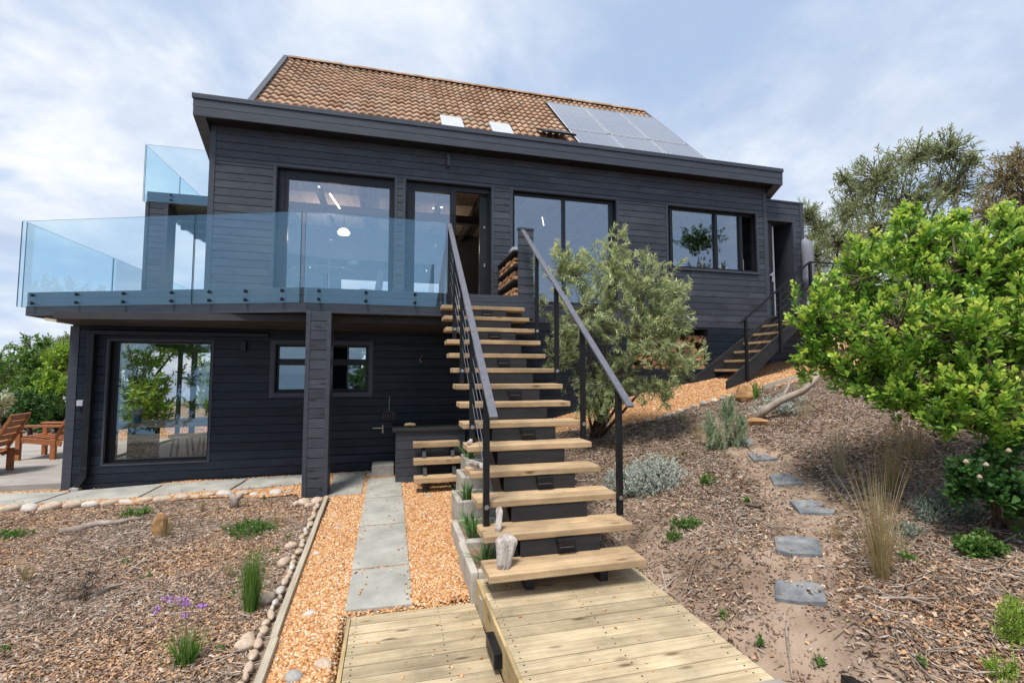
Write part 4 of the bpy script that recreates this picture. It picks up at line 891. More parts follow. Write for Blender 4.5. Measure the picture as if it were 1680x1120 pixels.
def chips(name, poly, n, l0, l1, asp, m, bias, lift=0.008):
    q = sample(poly, n, bias); n = len(q); l = rng.uniform(l0, l1, n); w = l*rng.uniform(*asp, n)
    t = np.array([(-1,-1,0),(0,-1,.0),(1,-.7,0),(1,.8,0),(0,1,0),(-1,.9,0)], float)
    v = t[None]*np.stack([l/2, w/2, np.ones(n)], 1)[:, None, :]; v[:, 1, 2] += l*rng.uniform(-.12, .16, n); v[:, 4, 2] += l*rng.uniform(-.12, .16, n)
    v = np.einsum('nij,nkj->nki', rotm(n, 0.75), v); c = np.concatenate([q, (hz(q[:, 0], q[:, 1])+lift+rng.uniform(0, 0.012, n))[:, None]], 1); v += c[:, None]
    F = (np.arange(n)[:, None, None]*6+np.array([(0,1,4,5),(1,2,3,4)])[None]).reshape(-1, 4)
    return structure(np_mesh(name, v.reshape(-1, 3), F, m), 'stuff')
chips('bark_mulch', LB, 110000, 0.010, 0.030, (0.25, 0.6), M['chip'], biasL)
chips('bark_mulch', RB, 75000, 0.010, 0.031, (0.22, 0.6), M['chip'], biasR)
def twigs(name, poly, n, l0, l1, r0, r1, bias, m):
    q = sample(poly, n, bias); n = len(q); l = rng.uniform(0, 1, n)**2*(l1-l0)+l0; r = rng.uniform(r0, r1, n)*(0.5+0.5*l/l1)
    a = rng.uniform(0, 2*pi, n); k = 4; ts = np.linspace(-.5, .5, k); bend = rng.normal(0, 0.22, n); tilt = rng.normal(0, 0.12, n)
    d = np.stack([np.cos(a), np.sin(a)], 1); p = np.stack([-d[:, 1], d[:, 0]], 1)
    P = q[:, None]+d[:, None]*(ts[None]*l[:, None])[..., None]+p[:, None]*((ts[None]**2-.1)*(bend*l)[:, None]*2+rng.normal(0, .02, (n, k))*l[:, None])[..., None]
    Z = hz(P[..., 0], P[..., 1])+r[:, None]+0.006+np.abs(ts[None]*(tilt*l)[:, None])+rng.uniform(0, .014, n)[:, None]
    P = np.concatenate([P, Z[..., None]], 2); up = np.array((0, 0, 1.0)); off = [np.concatenate([p*cos(b), np.full((n, 1), sin(b))], 1) for b in (pi/2, pi/2+2.1, pi/2+4.2)]
    taper = np.array((1, .95, .8, .5)); V = np.stack([P+(off[j]*r[:, None])[:, None]*taper[None, :, None] for j in range(3)], 2)  # n,k,3,3
    b = np.arange(n)[:, None, None, None]*k*3; F = []
    for i in range(k-1):
        for j in range(3): F.append((i*3+j, i*3+(j+1) % 3, (i+1)*3+(j+1) % 3, (i+1)*3+j))
    F = (np.arange(n)[:, None, None]*k*3+np.array(F)[None]).reshape(-1, 4)
    return structure(np_mesh(name, V.reshape(-1, 3), F, m), 'stuff')
inv = lambda f: (lambda q: near(q)*np.clip(1.15-f(q)/np.maximum(near(q), 1e-3), 0.05, 1))
lowR = lambda q: sst(2.9, 2.2, q[:, 1])*sst(2.5, 3.2, q[:, 0])
chips('bark_mulch', LB, 60000, 0.016, 0.055, (0.10, 0.26), M['twig'], lambda q: near(q)*(1.0-0.7*patch(q))*(.25+.75*sst(-.5, .3, np.sin(2.9*q[:, 0]-1.3*q[:, 1])*np.sin(1.9*q[:, 1]+.7))), 0.010)
chips('bark_mulch', RB, 90000, 0.016, 0.06, (0.10, 0.26), M['twig'], lambda q: near(q)*np.clip(0.10+1.2*sst(0.16, 0.5, dpath(q)), 0, 1)*np.clip(.25+sst(2.6, 3.2, q[:, 0])+sst(4.6, 5.2, q[:, 1]), 0, 1)*(1-.85*lowR(q)), 0.010)
chips('bark_mulch', RB, 16000, 0.016, 0.042, (0.25, 0.6), M['chip'], lambda q: near(q)*lowR(q), 0.010)
twigs('twig_litter', LB, 11000, 0.03, 0.28, 0.0016, 0.0045, inv(biasL), M['twig'])
twigs('twig_litter', RB, 15000, 0.03, 0.30, 0.0016, 0.005, lambda q: near(q)*np.clip(0.06+sst(0.22, 0.6, dpath(q)), 0, 1)*np.clip(0.15+sst(2.5, 3.0, q[:, 0])+sst(4.6, 5.2, q[:, 1]), 0, 1)*(1.05-0.8*patch(q)), M['twig'])
SOILP = [(1.95, 1.2), (4.4, 1.2), (4.6, 5.2), (2.6, 5.6), (1.75, 4.4)]
M['clod'] = isl('soil_clods', [(0,(0.15,0.10,0.07)),(.5,(0.27,0.19,0.135)),(1,(0.38,0.29,0.22))], .95, .1, 0, .2, 40)
pebbles('soil_clods', SOILP, 16000, 0.002, 0.0095, 0.001, M['clod'], bias=near)
# ================================================================== PAVING SLABS, EDGING, COBBLES
ords = ['concrete slab of the gravel path that touches the lower timber deck', 'second concrete slab of the gravel path from the lower deck', 'third concrete slab of the gravel path from the lower deck', 'farthest concrete slab of the gravel path, level with the clad post']
rc = lambda a, b, c, d: [(a, c), (b, c), (b, d), (a, d)]
def slab2(poly, lab, grp, h=0.036, m='concrete', name='paving_slab', bevel=0.006):
    mb = MB(); n = len(poly); z = [float(hz(x, y)) for x, y in poly]
    mb.add([(x, y, z[i]-0.03) for i, (x, y) in enumerate(poly)]+[(x, y, z[i]+h) for i, (x, y) in enumerate(poly)], [tuple(range(n))[::-1], tuple(range(n, 2*n))]+[(i, (i+1) % n, n+(i+1) % n, n+i) for i in range(n)])
    return tag(mb.build(name, M[m], None, bevel=bevel), lab, 'paving slab', grp)
for s, l in zip(slabs, ords): slab2(rc(*s), l, 'concrete path slabs')
slab2([(-0.745, 6.66), (-0.335, 6.68), (-0.34, 7.86), (-0.80, 7.88)], 'square concrete slab on the gravel right behind the clad post', 'concrete path slabs')
jx = [-8.0, -5.35, -4.26, -3.15, -2.08, -0.98]; pl = ['concrete slab of the wall path running out of the left edge', 'concrete slab of the wall path before the side terrace', 'concrete slab of the wall path under the downpipe', 'concrete slab of the wall path under the big lower window', 'concrete slab of the wall path just left of the clad post']
for a, b, l in zip(jx, jx[1:], pl):
    f = lambda x: 7.33+0.02*(x+4) if x > -6 else 7.3
    slab2([(a+0.02, f(a)), (b-0.02, f(b)), (b+0.06, f(b)+0.55), (a+0.10, f(a)+0.55)], l, 'concrete path slabs')
ed = thing('timber_edging', 'long weathered timber edging between gravel path and mulch bed', 'edging', (-0.71, 4.5, -1.7))
for (y0, y1, dx_) in ((1.2, 3.37, 0.01), (3.375, 6.55, 0.0)):
    x0, x1 = -0.66-0.02*(y0-3)+dx_, -0.66-0.02*(y1-3)+dx_
    mb = MB(); ys = np.linspace(y0, y1, 12); v = []
    for y in ys:
        x = -0.655-0.022*(y-3)+dx_+random.uniform(-.002, .002); z = float(hz(-0.72, y, False))
        v += [(x-0.045, y, z-0.05), (x, y, z-0.05), (x, y, z+0.065), (x-0.045, y, z+0.065)]
    mb.add(v, [(i*4+k, i*4+(k+1) % 4, (i+1)*4+(k+1) % 4, (i+1)*4+k) for i in range(11) for k in range(4)]+[(3, 2, 1, 0), (44, 45, 46, 47)])
    mb.build('board', M['greytimber'], ed, bevel=0.003)
ed2 = thing('timber_edging', 'thin timber edging right of the side staircase, below the gravel', 'edging', (8, 6.5, 0))
p = [G(*q) for q in ((1252, 640), (1290, 628), (1330, 620), (1380, 612))]
mb = MB()
for a, b in zip(p, p[1:]): mb.bar(a+np.array((0,0,.04)), b+np.array((0,0,.04)), 0.035, 0.09)
mb.build('board', M['greytimber'], ed2)
def cobble_mesh(seed, m):
    r = np.random.default_rng(seed); V = []; n, k = 12, 7; V.append((0, 0, -1.0))
    ph = r.uniform(0, 6, 4)
    for i in range(1, k):
        t = -pi/2+pi*i/k
        for j in range(n):
            a = 2*pi*j/n; rr_ = 1+0.10*sin(2*a+ph[0])+0.07*sin(3*a+ph[1]+t)+0.05*sin(4*t+ph[2]); V.append((cos(t)*cos(a)*rr_, cos(t)*sin(a)*rr_, sin(t)))
    V.append((0, 0, 1.0)); mb = MB(); F = [(0, 1+(j+1) % n, 1+j) for j in range(n)]
    for i in range(k-2): F += [(1+i*n+j, 1+i*n+(j+1) % n, 1+(i+1)*n+(j+1) % n, 1+(i+1)*n+j) for j in range(n)]
    e = len(V)-1; F += [(e, 1+(k-2)*n+j, 1+(k-2)*n+(j+1) % n) for j in range(n)]
    mb.add(V, F); me = bpy.data.meshes.new('cobble'); me.from_pydata(mb.v, [], mb.f); me.update(); me.materials.append(M[m]); me.shade_smooth(); return me
CM = [cobble_mesh(k, m) for k, m in enumerate(('cobble', 'cobble', 'cobble_w', 'cobble', 'cobble_g', 'cobble_w'))]
def cobble(x, y, s, label, group, ang=None, k=None, dz=0.0):
    k = random.randrange(6) if k is None else k; o = bpy.data.objects.new('cobble', CM[k]); C.objects.link(o)
    o.scale = s; o.location = (x, y, float(hz(x, y))+s[2]*0.55+dz); o.rotation_euler = (random.uniform(-.2,.2), random.uniform(-.2,.2), random.uniform(0, 6) if ang is None else ang)
    return tag(o, label, 'stone', group)
gA = 'smooth rounded cobble wedged along the timber edging of the mulch bed'
y = 2.75
while y < 6.45:
    L_ = random.choice((0.045, 0.06, 0.07, 0.09, 0.105, 0.13))
    x = -0.735-0.022*(y-3)
    cobble(x-0.02+random.uniform(-.02, .012), y+L_/2, (L_*0.28 if L_ > .07 else L_*0.4, L_*0.64, 0.026), gA, 'cobbles along the timber edging', random.uniform(-.25, .35), random.choice((0, 1, 3, 0, 3, 5)), 0.02); y += L_*random.choice((1.2, 1.3, 1.35, 1.7))
    if random.random() < 0.12: cobble(x-0.10, y-0.05, (0.065, 0.05, 0.042), gA, 'cobbles along the timber edging', None, random.choice((0, 1, 3)), 0.01)
for x, y, s in ((-1.0, 6.42, 0.10), (-0.86, 6.46, 0.085), (-1.1, 6.5, 0.055), (-0.93, 6.33, 0.06)): cobble(x, y, (s, s*.8, s*.6), 'rounded cobble lying at the foot of the clad post', 'cobbles at the foot of the post', None, random.choice((0, 3)))
gB = 'pale rounded cobble in the row below the wall path'
x = -6.4
while x < -1.25:
    L_ = random.uniform(0.055, 0.115); y = 7.08+0.02*(x+4)+random.uniform(-.03,.03)
    cobble(x+L_, y, (L_, L_*random.uniform(.55,.8), L_*random.uniform(.45,.6)), gB, 'cobbles below the wall path', random.uniform(-.3,.3), None); x += L_*2.0
gC = 'pale stone in the short row edging the upper gravel strip'
for i in range(len(e1)-3):
    a, b = np.array(e1[i]), np.array(e1[i+1]); n = max(2, int(np.linalg.norm(b-a)/0.15))
    for k in range(n):
        q = a+(b-a)*(k+random.uniform(-.2,.2))/n; s = random.uniform(0.045, 0.08)
        if e1[0][0]+0.3 < q[0]: cobble(q[0], q[1], (s, s*.75, s*.6), gC, 'stones edging the upper gravel strip', None, random.choice((2, 4, 5, 0)))
for px_, py_, s, k, lab in ((553, 869, .045, 0, 'single round beige stone lying on the gravel between edging and slabs'), (519, 910, .04, 2, 'flat white stone on the gravel close to the timber edging'), (508, 1010, .045, 2, 'white chunk of stone on the gravel near the lower deck'), (530, 1095, .055, 3, 'beige flat stone on the gravel left of the lower deck edge'), (481, 1116, .06, 4, 'big grey white stone at the bottom of the gravel path'), (737, 965, .035, 3, 'small orange stone on the gravel before the planters'), (612, 781, .08, 4, 'flat grey stone on the gravel before the concrete block'), (703, 815, .05, 4, 'flat grey stone on the gravel before the small steps')):
    q = G(px_, py_); cobble(q[0], q[1], (s, s*.8, s*.55), lab, 'loose stones on the gravel', None, k)
# stray grit and chips lying on the slabs
def strays(name, spots, m, s0, s1):
    q = np.array(spots); n = len(q); sz = rng.uniform(s0, s1, n)[:, None]*rng.uniform(.6, 1.3, (n, 3)); sz[:, 2] *= .6
    v = np.einsum('nij,nkj->nki', rotm(n, .5), (BASE[None]+rng.normal(0, .16, (n, 8, 3)))*sz[:, None])+q[:, None]; structure(np_mesh(name, v.reshape(-1, 3), (np.arange(n)[:, None, None]*8+BF[None]).reshape(-1, 4), M[m]), 'stuff')
sp = []
for a, b, c, d in slabs+[(-0.74, -0.34, 6.7, 7.8)]:
    for _ in range(26):
        x, y = (rng.choice((a+abs(rng.normal(0, .06)), b-abs(rng.normal(0, .06)))), rng.uniform(c, d)) if rng.random() < .7 else (rng.uniform(a, b), rng.uniform(c, d)); sp.append((x, y, float(hz(x, y, False))+.041))
for _ in range(90): x, y = rng.uniform(-5.3, -1.1), rng.choice((7.37+abs(rng.normal(0, .05)), 7.85-abs(rng.normal(0, .05)))); sp.append((x, y, float(hz(x, y, False))+.042))
for _ in range(46): sp.append((rng.uniform(-.22, .63), rng.uniform(2.0, 3.6), -1.715))
for _ in range(30): sp.append((rng.uniform(.7, 1.88), rng.uniform(2.1, 3.58), -1.535))
strays('stray_gravel', sp, 'gravel', .004, .010)
# slate stepping stones
sl_lab = ['nearest slate stepping stone beside the timber walkway', 'second slate stepping stone up the mulch path', 'notched slate stepping stone half way up the mulch path', 'slate stepping stone with pale flaky surface', 'slate stepping stone beside the feathery green plant', 'farthest slate stepping stone, partly hidden by the feathery plant']
sl_px = [((1271,957),(1300,960),(1331,962),(1352,968),(1356,994),(1310,993),(1272,987)), ((1270,885),(1300,884),(1330,886),(1343,891),(1350,915),(1300,913),(1274,908)), ((1295,825),(1335,825),(1352,832),(1342,836),(1370,841),(1368,846),(1312,845),(1306,837)), ((1262,784),(1284,780),(1302,783),(1319,796),(1270,799)), ((1226,747),(1252,748),(1276,756),(1237,758)), ((1196,722),(1232,721),(1236,731),(1200,733))]
for pp_, lab in zip(sl_px, sl_lab):
    pts = [tuple(G(*q)[:2]) for q in pp_]
    if sum(a[0]*b[1]-b[0]*a[1] for a, b in zip(pts, pts[1:]+pts[:1])) < 0: pts = pts[::-1]
    o = slab2(pts, lab, 'slate stepping stones', h=0.03, m='slate', name='stepping_stone', bevel=0.004); o['category'] = 'stepping stone'
sp = []
for pp_ in sl_px:
    pts = np.array([G(*q)[:2] for q in pp_]); lo_, hi_ = pts.min(0), pts.max(0); k = 0
    while k < 8:
        q = rng.uniform(lo_, hi_)
        if inpoly(q[:1], q[1:], [tuple(p) for p in pts])[0]: sp.append((q[0], q[1], float(hz(*q))+.034)); k += 1
strays('stray_chips', sp, 'chip', .004, .012)
# ================================================================== PLANTER BLOCKS beside the stairs
pl_spec = [(0.612, 3.61, -1.49, 0.68), (0.632, 4.31, -1.50, 0.64), (0.70, 4.97, -1.33, 0.52), (0.82, 5.51, -1.20, 0.48), (0.95, 6.03, -1.10, 0.46)]
pl_lab = ['lowest concrete planter block next to the walkway corner', 'second concrete planter block up, with two spiky plants', 'third concrete planter block up from the walkway', 'fourth concrete planter block, under the stair treads', 'topmost concrete planter block beside the small steps']
for (x, y, zr, dl), lab in zip(pl_spec, pl_lab):
    p = thing('planter_block', lab, 'planter', (x+0.15, y+dl/2, -1.75), 'concrete planter blocks beside the stairs'); w = 0.06; X1 = x+0.46; z0 = -1.80
    mb = MB(); mb.box(x, x+w, y, y+dl-0.006, z0, zr).box(x+w, X1, y, y+w, z0, zr).box(x+w, X1, y+dl-0.006-w*.7, y+dl-0.006, z0, zr).box(X1-.03, X1, y+w, y+dl-w, z0, zr-0.01)
    mb.build('block', M['planter'], p, bevel=0.012); MB().box(x+w, X1-.03, y+w, y+dl-w*.6-.006, zr-0.12, zr-0.055).build('soil', M['soil'], p)
# ================================================================== ROCKS, DRIFTWOOD, BRANCHES
def rock(name, c, s, seed, m, label, cat='rock', rot=0):
    me = cobble_mesh(seed, m); v = np.array([q.co for q in me.vertices]); r = np.random.default_rng(seed)
    for _ in range(7):
        nrm = r.normal(0, 1, 3); nrm /= np.linalg.norm(nrm); d = v@nrm; v -= np.outer(np.maximum(d-r.uniform(.55, .8), 0)*0.9, nrm)
    me.vertices.foreach_set('co', (v*np.array(s)).ravel().astype(np.float32)); me.update(); o = bpy.data.objects.new(name, me); C.objects.link(o); me.shade_flat()
    o.location = tuple(map(float, c)); o.rotation_euler = (0, 0, rot); return tag(o, label, cat)
q = G(1221, 657); rock('rock', q+np.array((0, 0, .10)), (0.16, 0.13, 0.17), 61, 'sandstone', 'blocky orange sandstone rock standing beside the strappy green plant')
q = G(1243, 697); rock('rock', q+np.array((0, 0, .04)), (0.15, 0.12, 0.08), 62, 'sandstone', 'flat orange sandstone under the end of the pale dead branch')
q = G(264, 880); rock('rock', q+np.array((0, 0, .10)), (0.09, 0.07, 0.15), 63, 'sandstone', 'upright orange stone in the left mulch bed beside a grass tuft')
q = G(1320, 825); rock('rock', q+np.array((.12, 0, .02)), (0.03, 0.025, 0.03), 64, 'sandstone', 'small tan stone beside the notched slate stone')
def drift(c, d, l, r, seed, label, flat=.62):
    rr_ = np.random.default_rng(seed); d = np.array(d, float); d /= np.linalg.norm(d); a = np.cross(d, (0.1, 1, 0.2)); a /= np.linalg.norm(a); b = np.cross(d, a); vs = []; n, k = 40, 18
    gr = rr_.normal(0, 1, n); gr = .6*gr+.25*np.roll(gr, 1)+.25*np.roll(gr, -1); e0, e1_ = rr_.normal(0, .5, n), rr_.normal(0, .5, n); ph = rr_.uniform(0, 6, 4)
    for i in range(k):
        t = i/(k-1); f = min(1, t/.12, (1-t)/.16)**.4 if 0 < t < 1 else .45; f *= .82+.25*sin(2.3*t+ph[0])
        for j in range(n):
            g = 2*pi*j/n; sq = (abs(cos(g))**3+abs(sin(g))**3)**(-1/3); rad = r*f*sq*(1+.10*sin(3*g+ph[1])+.085*gr[j]*(1+.5*sin(5*t+j))+rr_.normal(0, .018))
            ext = (e0[j]*(1-t)**3+e1_[j]*t**3)*r*.35; vs.append(np.array(c)+d*(l*(t-.5)+ext)+a*0.15*r*sin(3*t+ph[2])+rad*(cos(g)*a+flat*sin(g)*b))
    mb = MB().add(vs, [(i*n+j, i*n+(j+1) % n, (i+1)*n+(j+1) % n, (i+1)*n+j) for i in range(k-1) for j in range(n)]+[tuple(range(n))[::-1], tuple(range(n*(k-1), n*k))])
    return tag(mb.build('driftwood', M['driftwood'], None), label, 'driftwood')
drift((0.80, 3.33, -1.262), (0.08, 0.35, 0.9), 0.22, 0.078, 1, 'large grey driftwood chunk leaning on the bottom stair tread')
drift((0.812, 3.56, -1.105), (0.1, 0.3, 0.9), 0.17, 0.040, 2, 'small upright driftwood piece on the second tread beside the post')
drift((0.735, 4.05, -0.79), (0.9, -0.3, -0.25), 0.17, 0.045, 3, 'whitish driftwood piece lying at the left end of the fourth tread')
drift((0.715, 4.32, -0.63), (0.5, 0.6, 0.2), 0.08, 0.03, 4, 'tiny white driftwood lump on the fifth tread')
def limb(name, pts, rad, label, cat, m='branch', subs=()):
    p = [G(x, y)+np.array((0, 0, h)) if len(k) == 0 else None for x, y, h, *k in pts]
    mb = MB(); mb.tube(p, rad, 8)
    for s, r in subs: mb.tube([np.array(q) if len(q) == 3 and not isinstance(q, list) else q for q in s], r, 7)
    return tag(mb.build(name, M[m], None, smooth=True), label, cat)
b0 = at_d(1232, 688, 6.0); b1 = at_d(1258, 671, 5.95); b2 = at_d(1282, 656, 5.9); b3 = at_d(1318, 641, 5.8); b4 = at_d(1345, 617, 5.7); bs = at_d(1293, 635, 5.95); bt = at_d(1297, 618, 6.0)
g0 = G(1232, 690); k0 = np.linalg.norm(g0)/np.linalg.norm(b0); 
pts = [q*k0 for q in (b0, b1, b2, b3, b4)]; pts[0][2] -= 0.03
tag(MB().tube(pts, [0.062, 0.055, 0.05, 0.042, 0.032], 10).tube([pts[2], bs*k0, bt*k0], [0.036, 0.025, 0.016], 8).build('dead_branch', M['branch'], None, smooth=True), 'pale forked dead branch lying between rock and big green shrub', 'branch')
limb('dead_branch', [(97, 876, .02), (130, 871, .03), (160, 864, .035), (190, 862, .03), (215, 856, .03), (238, 853, .02)], [0.035, 0.034, 0.034, 0.03, 0.026, 0.015], 'long grey dead branch lying across the left mulch bed', 'branch')
s0 = G(383, 833); tag(MB().tube([s0, s0+np.array((.02, 0, .10)), s0+np.array((-.04, 0, .17))], [.06, .045, .03], 8).tube([s0+np.array((.02, 0, .09)), s0+np.array((.10, 0, .17))], [.04, .02], 7).tube([s0, s0+np.array((-.14, -.02, .03))], [.03, .012], 6).build('stump', M['branch'], None, smooth=True), 'small grey weathered stump in the left mulch bed', 'stump')
for (pa, pb, r, lab) in (((1100, 1020), (1085, 935), .012, 'thin fallen stick beside the timber walkway'), ((1290, 1030), (1300, 1115), .010, 'thin forked stick at the bottom right of the bare soil'), ((1440, 985), (1555, 1003), .012, 'long grey stick below the tall tan grass'), ((205, 945), (242, 917), .012, 'straight tan stick in the left mulch bed'), ((145, 985), (195, 962), .016, 'curved grey stick beside the dry brown shrub')):
    a, b = G(*pa), G(*pb); m_ = (a+b)/2+np.array((.02, .03, .035)); tag(MB().tube([a+np.array((0,0,.015)), m_, b+np.array((0,0,.012))], [r, r*.9, r*.5], 6).tube([m_, m_*.6+b*.4+np.array((.09, -.03, .03))], [r*.6, r*.3], 5).build('stick', M['branch'], None), lab, 'stick')
q = G(1385, 1118); pl_ = thing('path_light', 'black path light at the bottom edge right of the walkway', 'path light', q)
MB().obox(q+np.array((0.07, -0.07, 0.0)), (0.10, -0.04, -0.01), (0.015, 0.04, 0), (0, 0, 0.03)).build('head', M['steel'], pl_, bevel=0.008); MB().cyl(q+np.array((0.1, -0.05, -0.2)), q+np.array((0.1, -0.05, 0.0)), 0.015, 8).build('stake', M['steel'], pl_)

# ================================================================== VEGETATION
def nrmz(v): return v/(np.linalg.norm(v, axis=-1, keepdims=True)+1e-9)
SH = {'ob': [(0, .12), (.35, .55), (.72, 1.0), (.93, .72), (1.0, .25)], 'la': [(0, .2), (.3, .9), (.6, .85), (1.0, .06)], 'ro': [(0, .15), (.3, .85), (.7, .95), (1.0, .3)], 'ne': [(0, .8), (.5, 1), (1.0, .2)]}
def leaf_arrays(P, Dv, Ls, Ws, shape='la', fold=0.25, curl=0.15, upb=0.8):
    n = len(P); prof = SH[shape]; k = len(prof)
    ref = nrmz(np.array((0, 0, 1.0))*upb+rng.normal(0, .5, (n, 3))); s = nrmz(np.cross(Dv, ref)); up = np.cross(s, Dv)
    V = np.zeros((n, k, 3, 3)); cu = rng.normal(curl, .12, n)
    for i, (t, w) in enumerate(prof):
        mid = P+Dv*(t*Ls)[:, None]-up*(cu*Ls*t*t)[:, None]; hw = (w*Ws/2)[:, None]
        V[:, i, 1] = mid; V[:, i, 0] = mid-s*hw+up*hw*fold; V[:, i, 2] = mid+s*hw+up*hw*fold
    f = [(i*3+j, i*3+j+1, (i+1)*3+j+1, (i+1)*3+j) for i in range(k-1) for j in range(2)]
    F = (np.arange(n)[:, None, None]*k*3+np.array(f)[None]).reshape(-1, 4)
    return V.reshape(-1, 3), F
def shoots(T, Dd, n_per, slen, Ll, Lw, shape, ang=0.8, fold=.25, curl=.15, keep=(0, 1), var=.25):
    """leaves spiralled along the last slen metres of every shoot"""
    m = len(T); s = np.linspace(keep[0], keep[1], n_per); A = nrmz(np.cross(Dd, np.array((.3, .2, .9)))); B = np.cross(Dd, A)
    az = (np.arange(n_per)*2.4)[None]+rng.uniform(0, 6.28, (m, 1))+rng.normal(0, .3, (m, n_per)); sl = slen*rng.uniform(.7, 1.2, (m, 1))
    P = T[:, None]-Dd[:, None]*((1-s)[None]*sl)[..., None]
    a = ang*(1.15-.55*s)[None]+rng.normal(0, .15, (m, n_per))
    d = Dd[:, None]*np.cos(a)[..., None]+(A[:, None]*np.cos(az)[..., None]+B[:, None]*np.sin(az)[..., None])*np.sin(a)[..., None]
    d = nrmz(d).reshape(-1, 3); P = P.reshape(-1, 3); N_ = len(P); sz = rng.uniform(1-var, 1+var, N_)*np.tile(1.05-.35*s**3, m)
    return leaf_arrays(P, d, Ll*sz, Lw*sz, shape, fold, curl)
def thin_tubes(A, Mi, B, r0, r1):
    n = len(A); pts = np.stack([A, Mi, B], 1); t = nrmz(B-A); x = nrmz(np.cross(t, np.array((.2, .3, .93)))); y = np.cross(t, x); V = np.zeros((n, 3, 3, 3))
    for i in range(3):
        r = np.asarray(r0+(r1-r0)*i/2).reshape(-1, 1)
        for j in range(3): V[:, i, j] = pts[:, i]+(x*cos(2.094*j)+y*sin(2.094*j))*r
    f = [(i*3+j, i*3+(j+1) % 3, (i+1)*3+(j+1) % 3, (i+1)*3+j) for i in range(2) for j in range(3)]
    return V.reshape(-1, 3), (np.arange(n)[:, None, None]*9+np.array(f)[None]).reshape(-1, 4)
def merge(lst):
    V, F, o = [], [], 0
    for v, f in lst: V.append(v); F.append(f+o); o += len(v)
    return np.concatenate(V), np.concatenate(F)
def cl(px, py, rx, ry, d, rd=None): c = at_d(px, py, d); return (c, np.array((rx*d/FPX, (rd or (rx+ry)/2)*d/FPX, ry*d/FPX)))
def crown_pts(clumps, n, inner=.45, up=.6, out_=.8, jit=.35):
    w = np.array([r[0]*r[2]+r[0]*r[1] for c, r in clumps]); k = rng.choice(len(clumps), n, p=w/w.sum()); u = nrmz(rng.normal(0, 1, (n, 3))); rad = rng.uniform(inner**2, 1, n)**.5*rng.uniform(.86, 1.14, n)
    Cc = np.array([c for c, r in clumps])[k]; Rr = np.array([r for c, r in clumps])[k]; rad = np.where(rng.random(n) < .06, rad*rng.uniform(1.1, 1.4, n), rad)
    T = Cc+u*rad[:, None]*Rr; d = nrmz(u*out_+np.array((0, 0, up))+rng.normal(0, jit, (n, 3))); return T, d, Cc, k
def plant(name, label, cat, base, clumps, n, n_per, slen, Ll, Lw, shape, lm, bm='bark', trunk=(.06, .03), tipmat=None, ang=.8, up=.6, inner=.45, twr=.004, twig=0.8, limbs=True, group=None, fold=.25, curl=.15, part='crown', stems=1, jit=.35):
    t = thing(name, label, cat, base, group); base = np.array(base, float)
    T, d, Cc, k = crown_pts(clumps, n, inner, up, jit=jit)
    if tipmat:
        np_mesh(part, *shoots(T, d, n_per, slen, Ll, Lw, shape, ang, fold, curl, (0, .72)), M[lm], t)
        zt = T[:, 2]-Cc[:, 2]; sel = zt > np.quantile(zt, .36)
        np_mesh('new_leaves', *shoots(T[sel], d[sel], max(5, int(n_per*.6)), slen*.35, Ll*.92, Lw*.95, shape, ang*.8, fold, curl, (0, 1)), M[tipmat], t)
        np_mesh(part, *shoots(T[~sel], d[~sel], max(3, n_per//2), slen*.35, Ll*.9, Lw*.9, shape, ang, fold, curl, (0, 1)), M[lm], t)
    else: np_mesh(part, *shoots(T, d, n_per, slen, Ll, Lw, shape, ang, fold, curl), M[lm], t)
    parts = []
    if limbs:
        mb = MB(); cm_ = np.mean([c for c, r in clumps], 0)
        fork = base+(cm_-base)*np.array((.22, .22, .42)); mb.tube([base-np.array((0, 0, .1)), base+(fork-base)*.5+rng.normal(0, trunk[0]*.5, 3), fork], [trunk[0]*1.15, trunk[0], trunk[0]*.8], 9)
        for i, (c, r) in enumerate(clumps):
            m_ = fork+(c-fork)*.5+rng.normal(0, .08, 3)*np.linalg.norm(c-fork)*np.array((1, 1, .5))+np.array((0, 0, -.06))*np.linalg.norm(c-fork); s_ = fork if stems == 1 else base+rng.normal(0, trunk[0]*1.5, 3)*np.array((1, 1, 0))
            mb.tube([s_, m_, m_*.35+c*.65+rng.normal(0, .03, 3)*np.linalg.norm(c-m_), c], [trunk[0]*.6, trunk[1]*.7, trunk[1]*.4, trunk[1]*.1], 6)
        parts.append((np.array(mb.v), [np.array(f) for f in mb.f])); mb.build('trunk', M[bm], t, smooth=True)
    sel = rng.random(n) < twig
    if not sel.any(): return t
    A = Cc[sel]+(T[sel]-Cc[sel])*rng.uniform(.05, .35, (sel.sum(), 1)); B = T[sel]; Mi = (A+B)/2+rng.normal(0, .05, A.shape)*np.linalg.norm(B-A, axis=1)[:, None]-d[sel]*.04
    np_mesh('twigs', *thin_tubes(A, Mi, B, twr*1.6, twr*.5), M[bm], t); return t
def lm(name, a, b, c=None, tr=.3, rough=.45, spec=.35, noise=.18): M[name] = isl(name, [(0, a), (.5, b), (1, c or b)], rough, spec, tr, noise, 18)
lm('leaf_bright', (.05,.14,.02), (.20,.39,.045), (.40,.57,.085), tr=.4, noise=.3); lm('leaf_lime', (.42,.62,.08), (.55,.72,.12), (.70,.70,.13), tr=.45)
lm('leaf_deep', (.025,.075,.018), (.05,.13,.028), (.085,.18,.04)); lm('leaf_olive', (.22,.29,.12), (.41,.48,.22), (.58,.62,.37), tr=.45); lm('leaf_olive_tip', (.50,.55,.21), (.62,.65,.30), (.72,.70,.40), tr=.45)
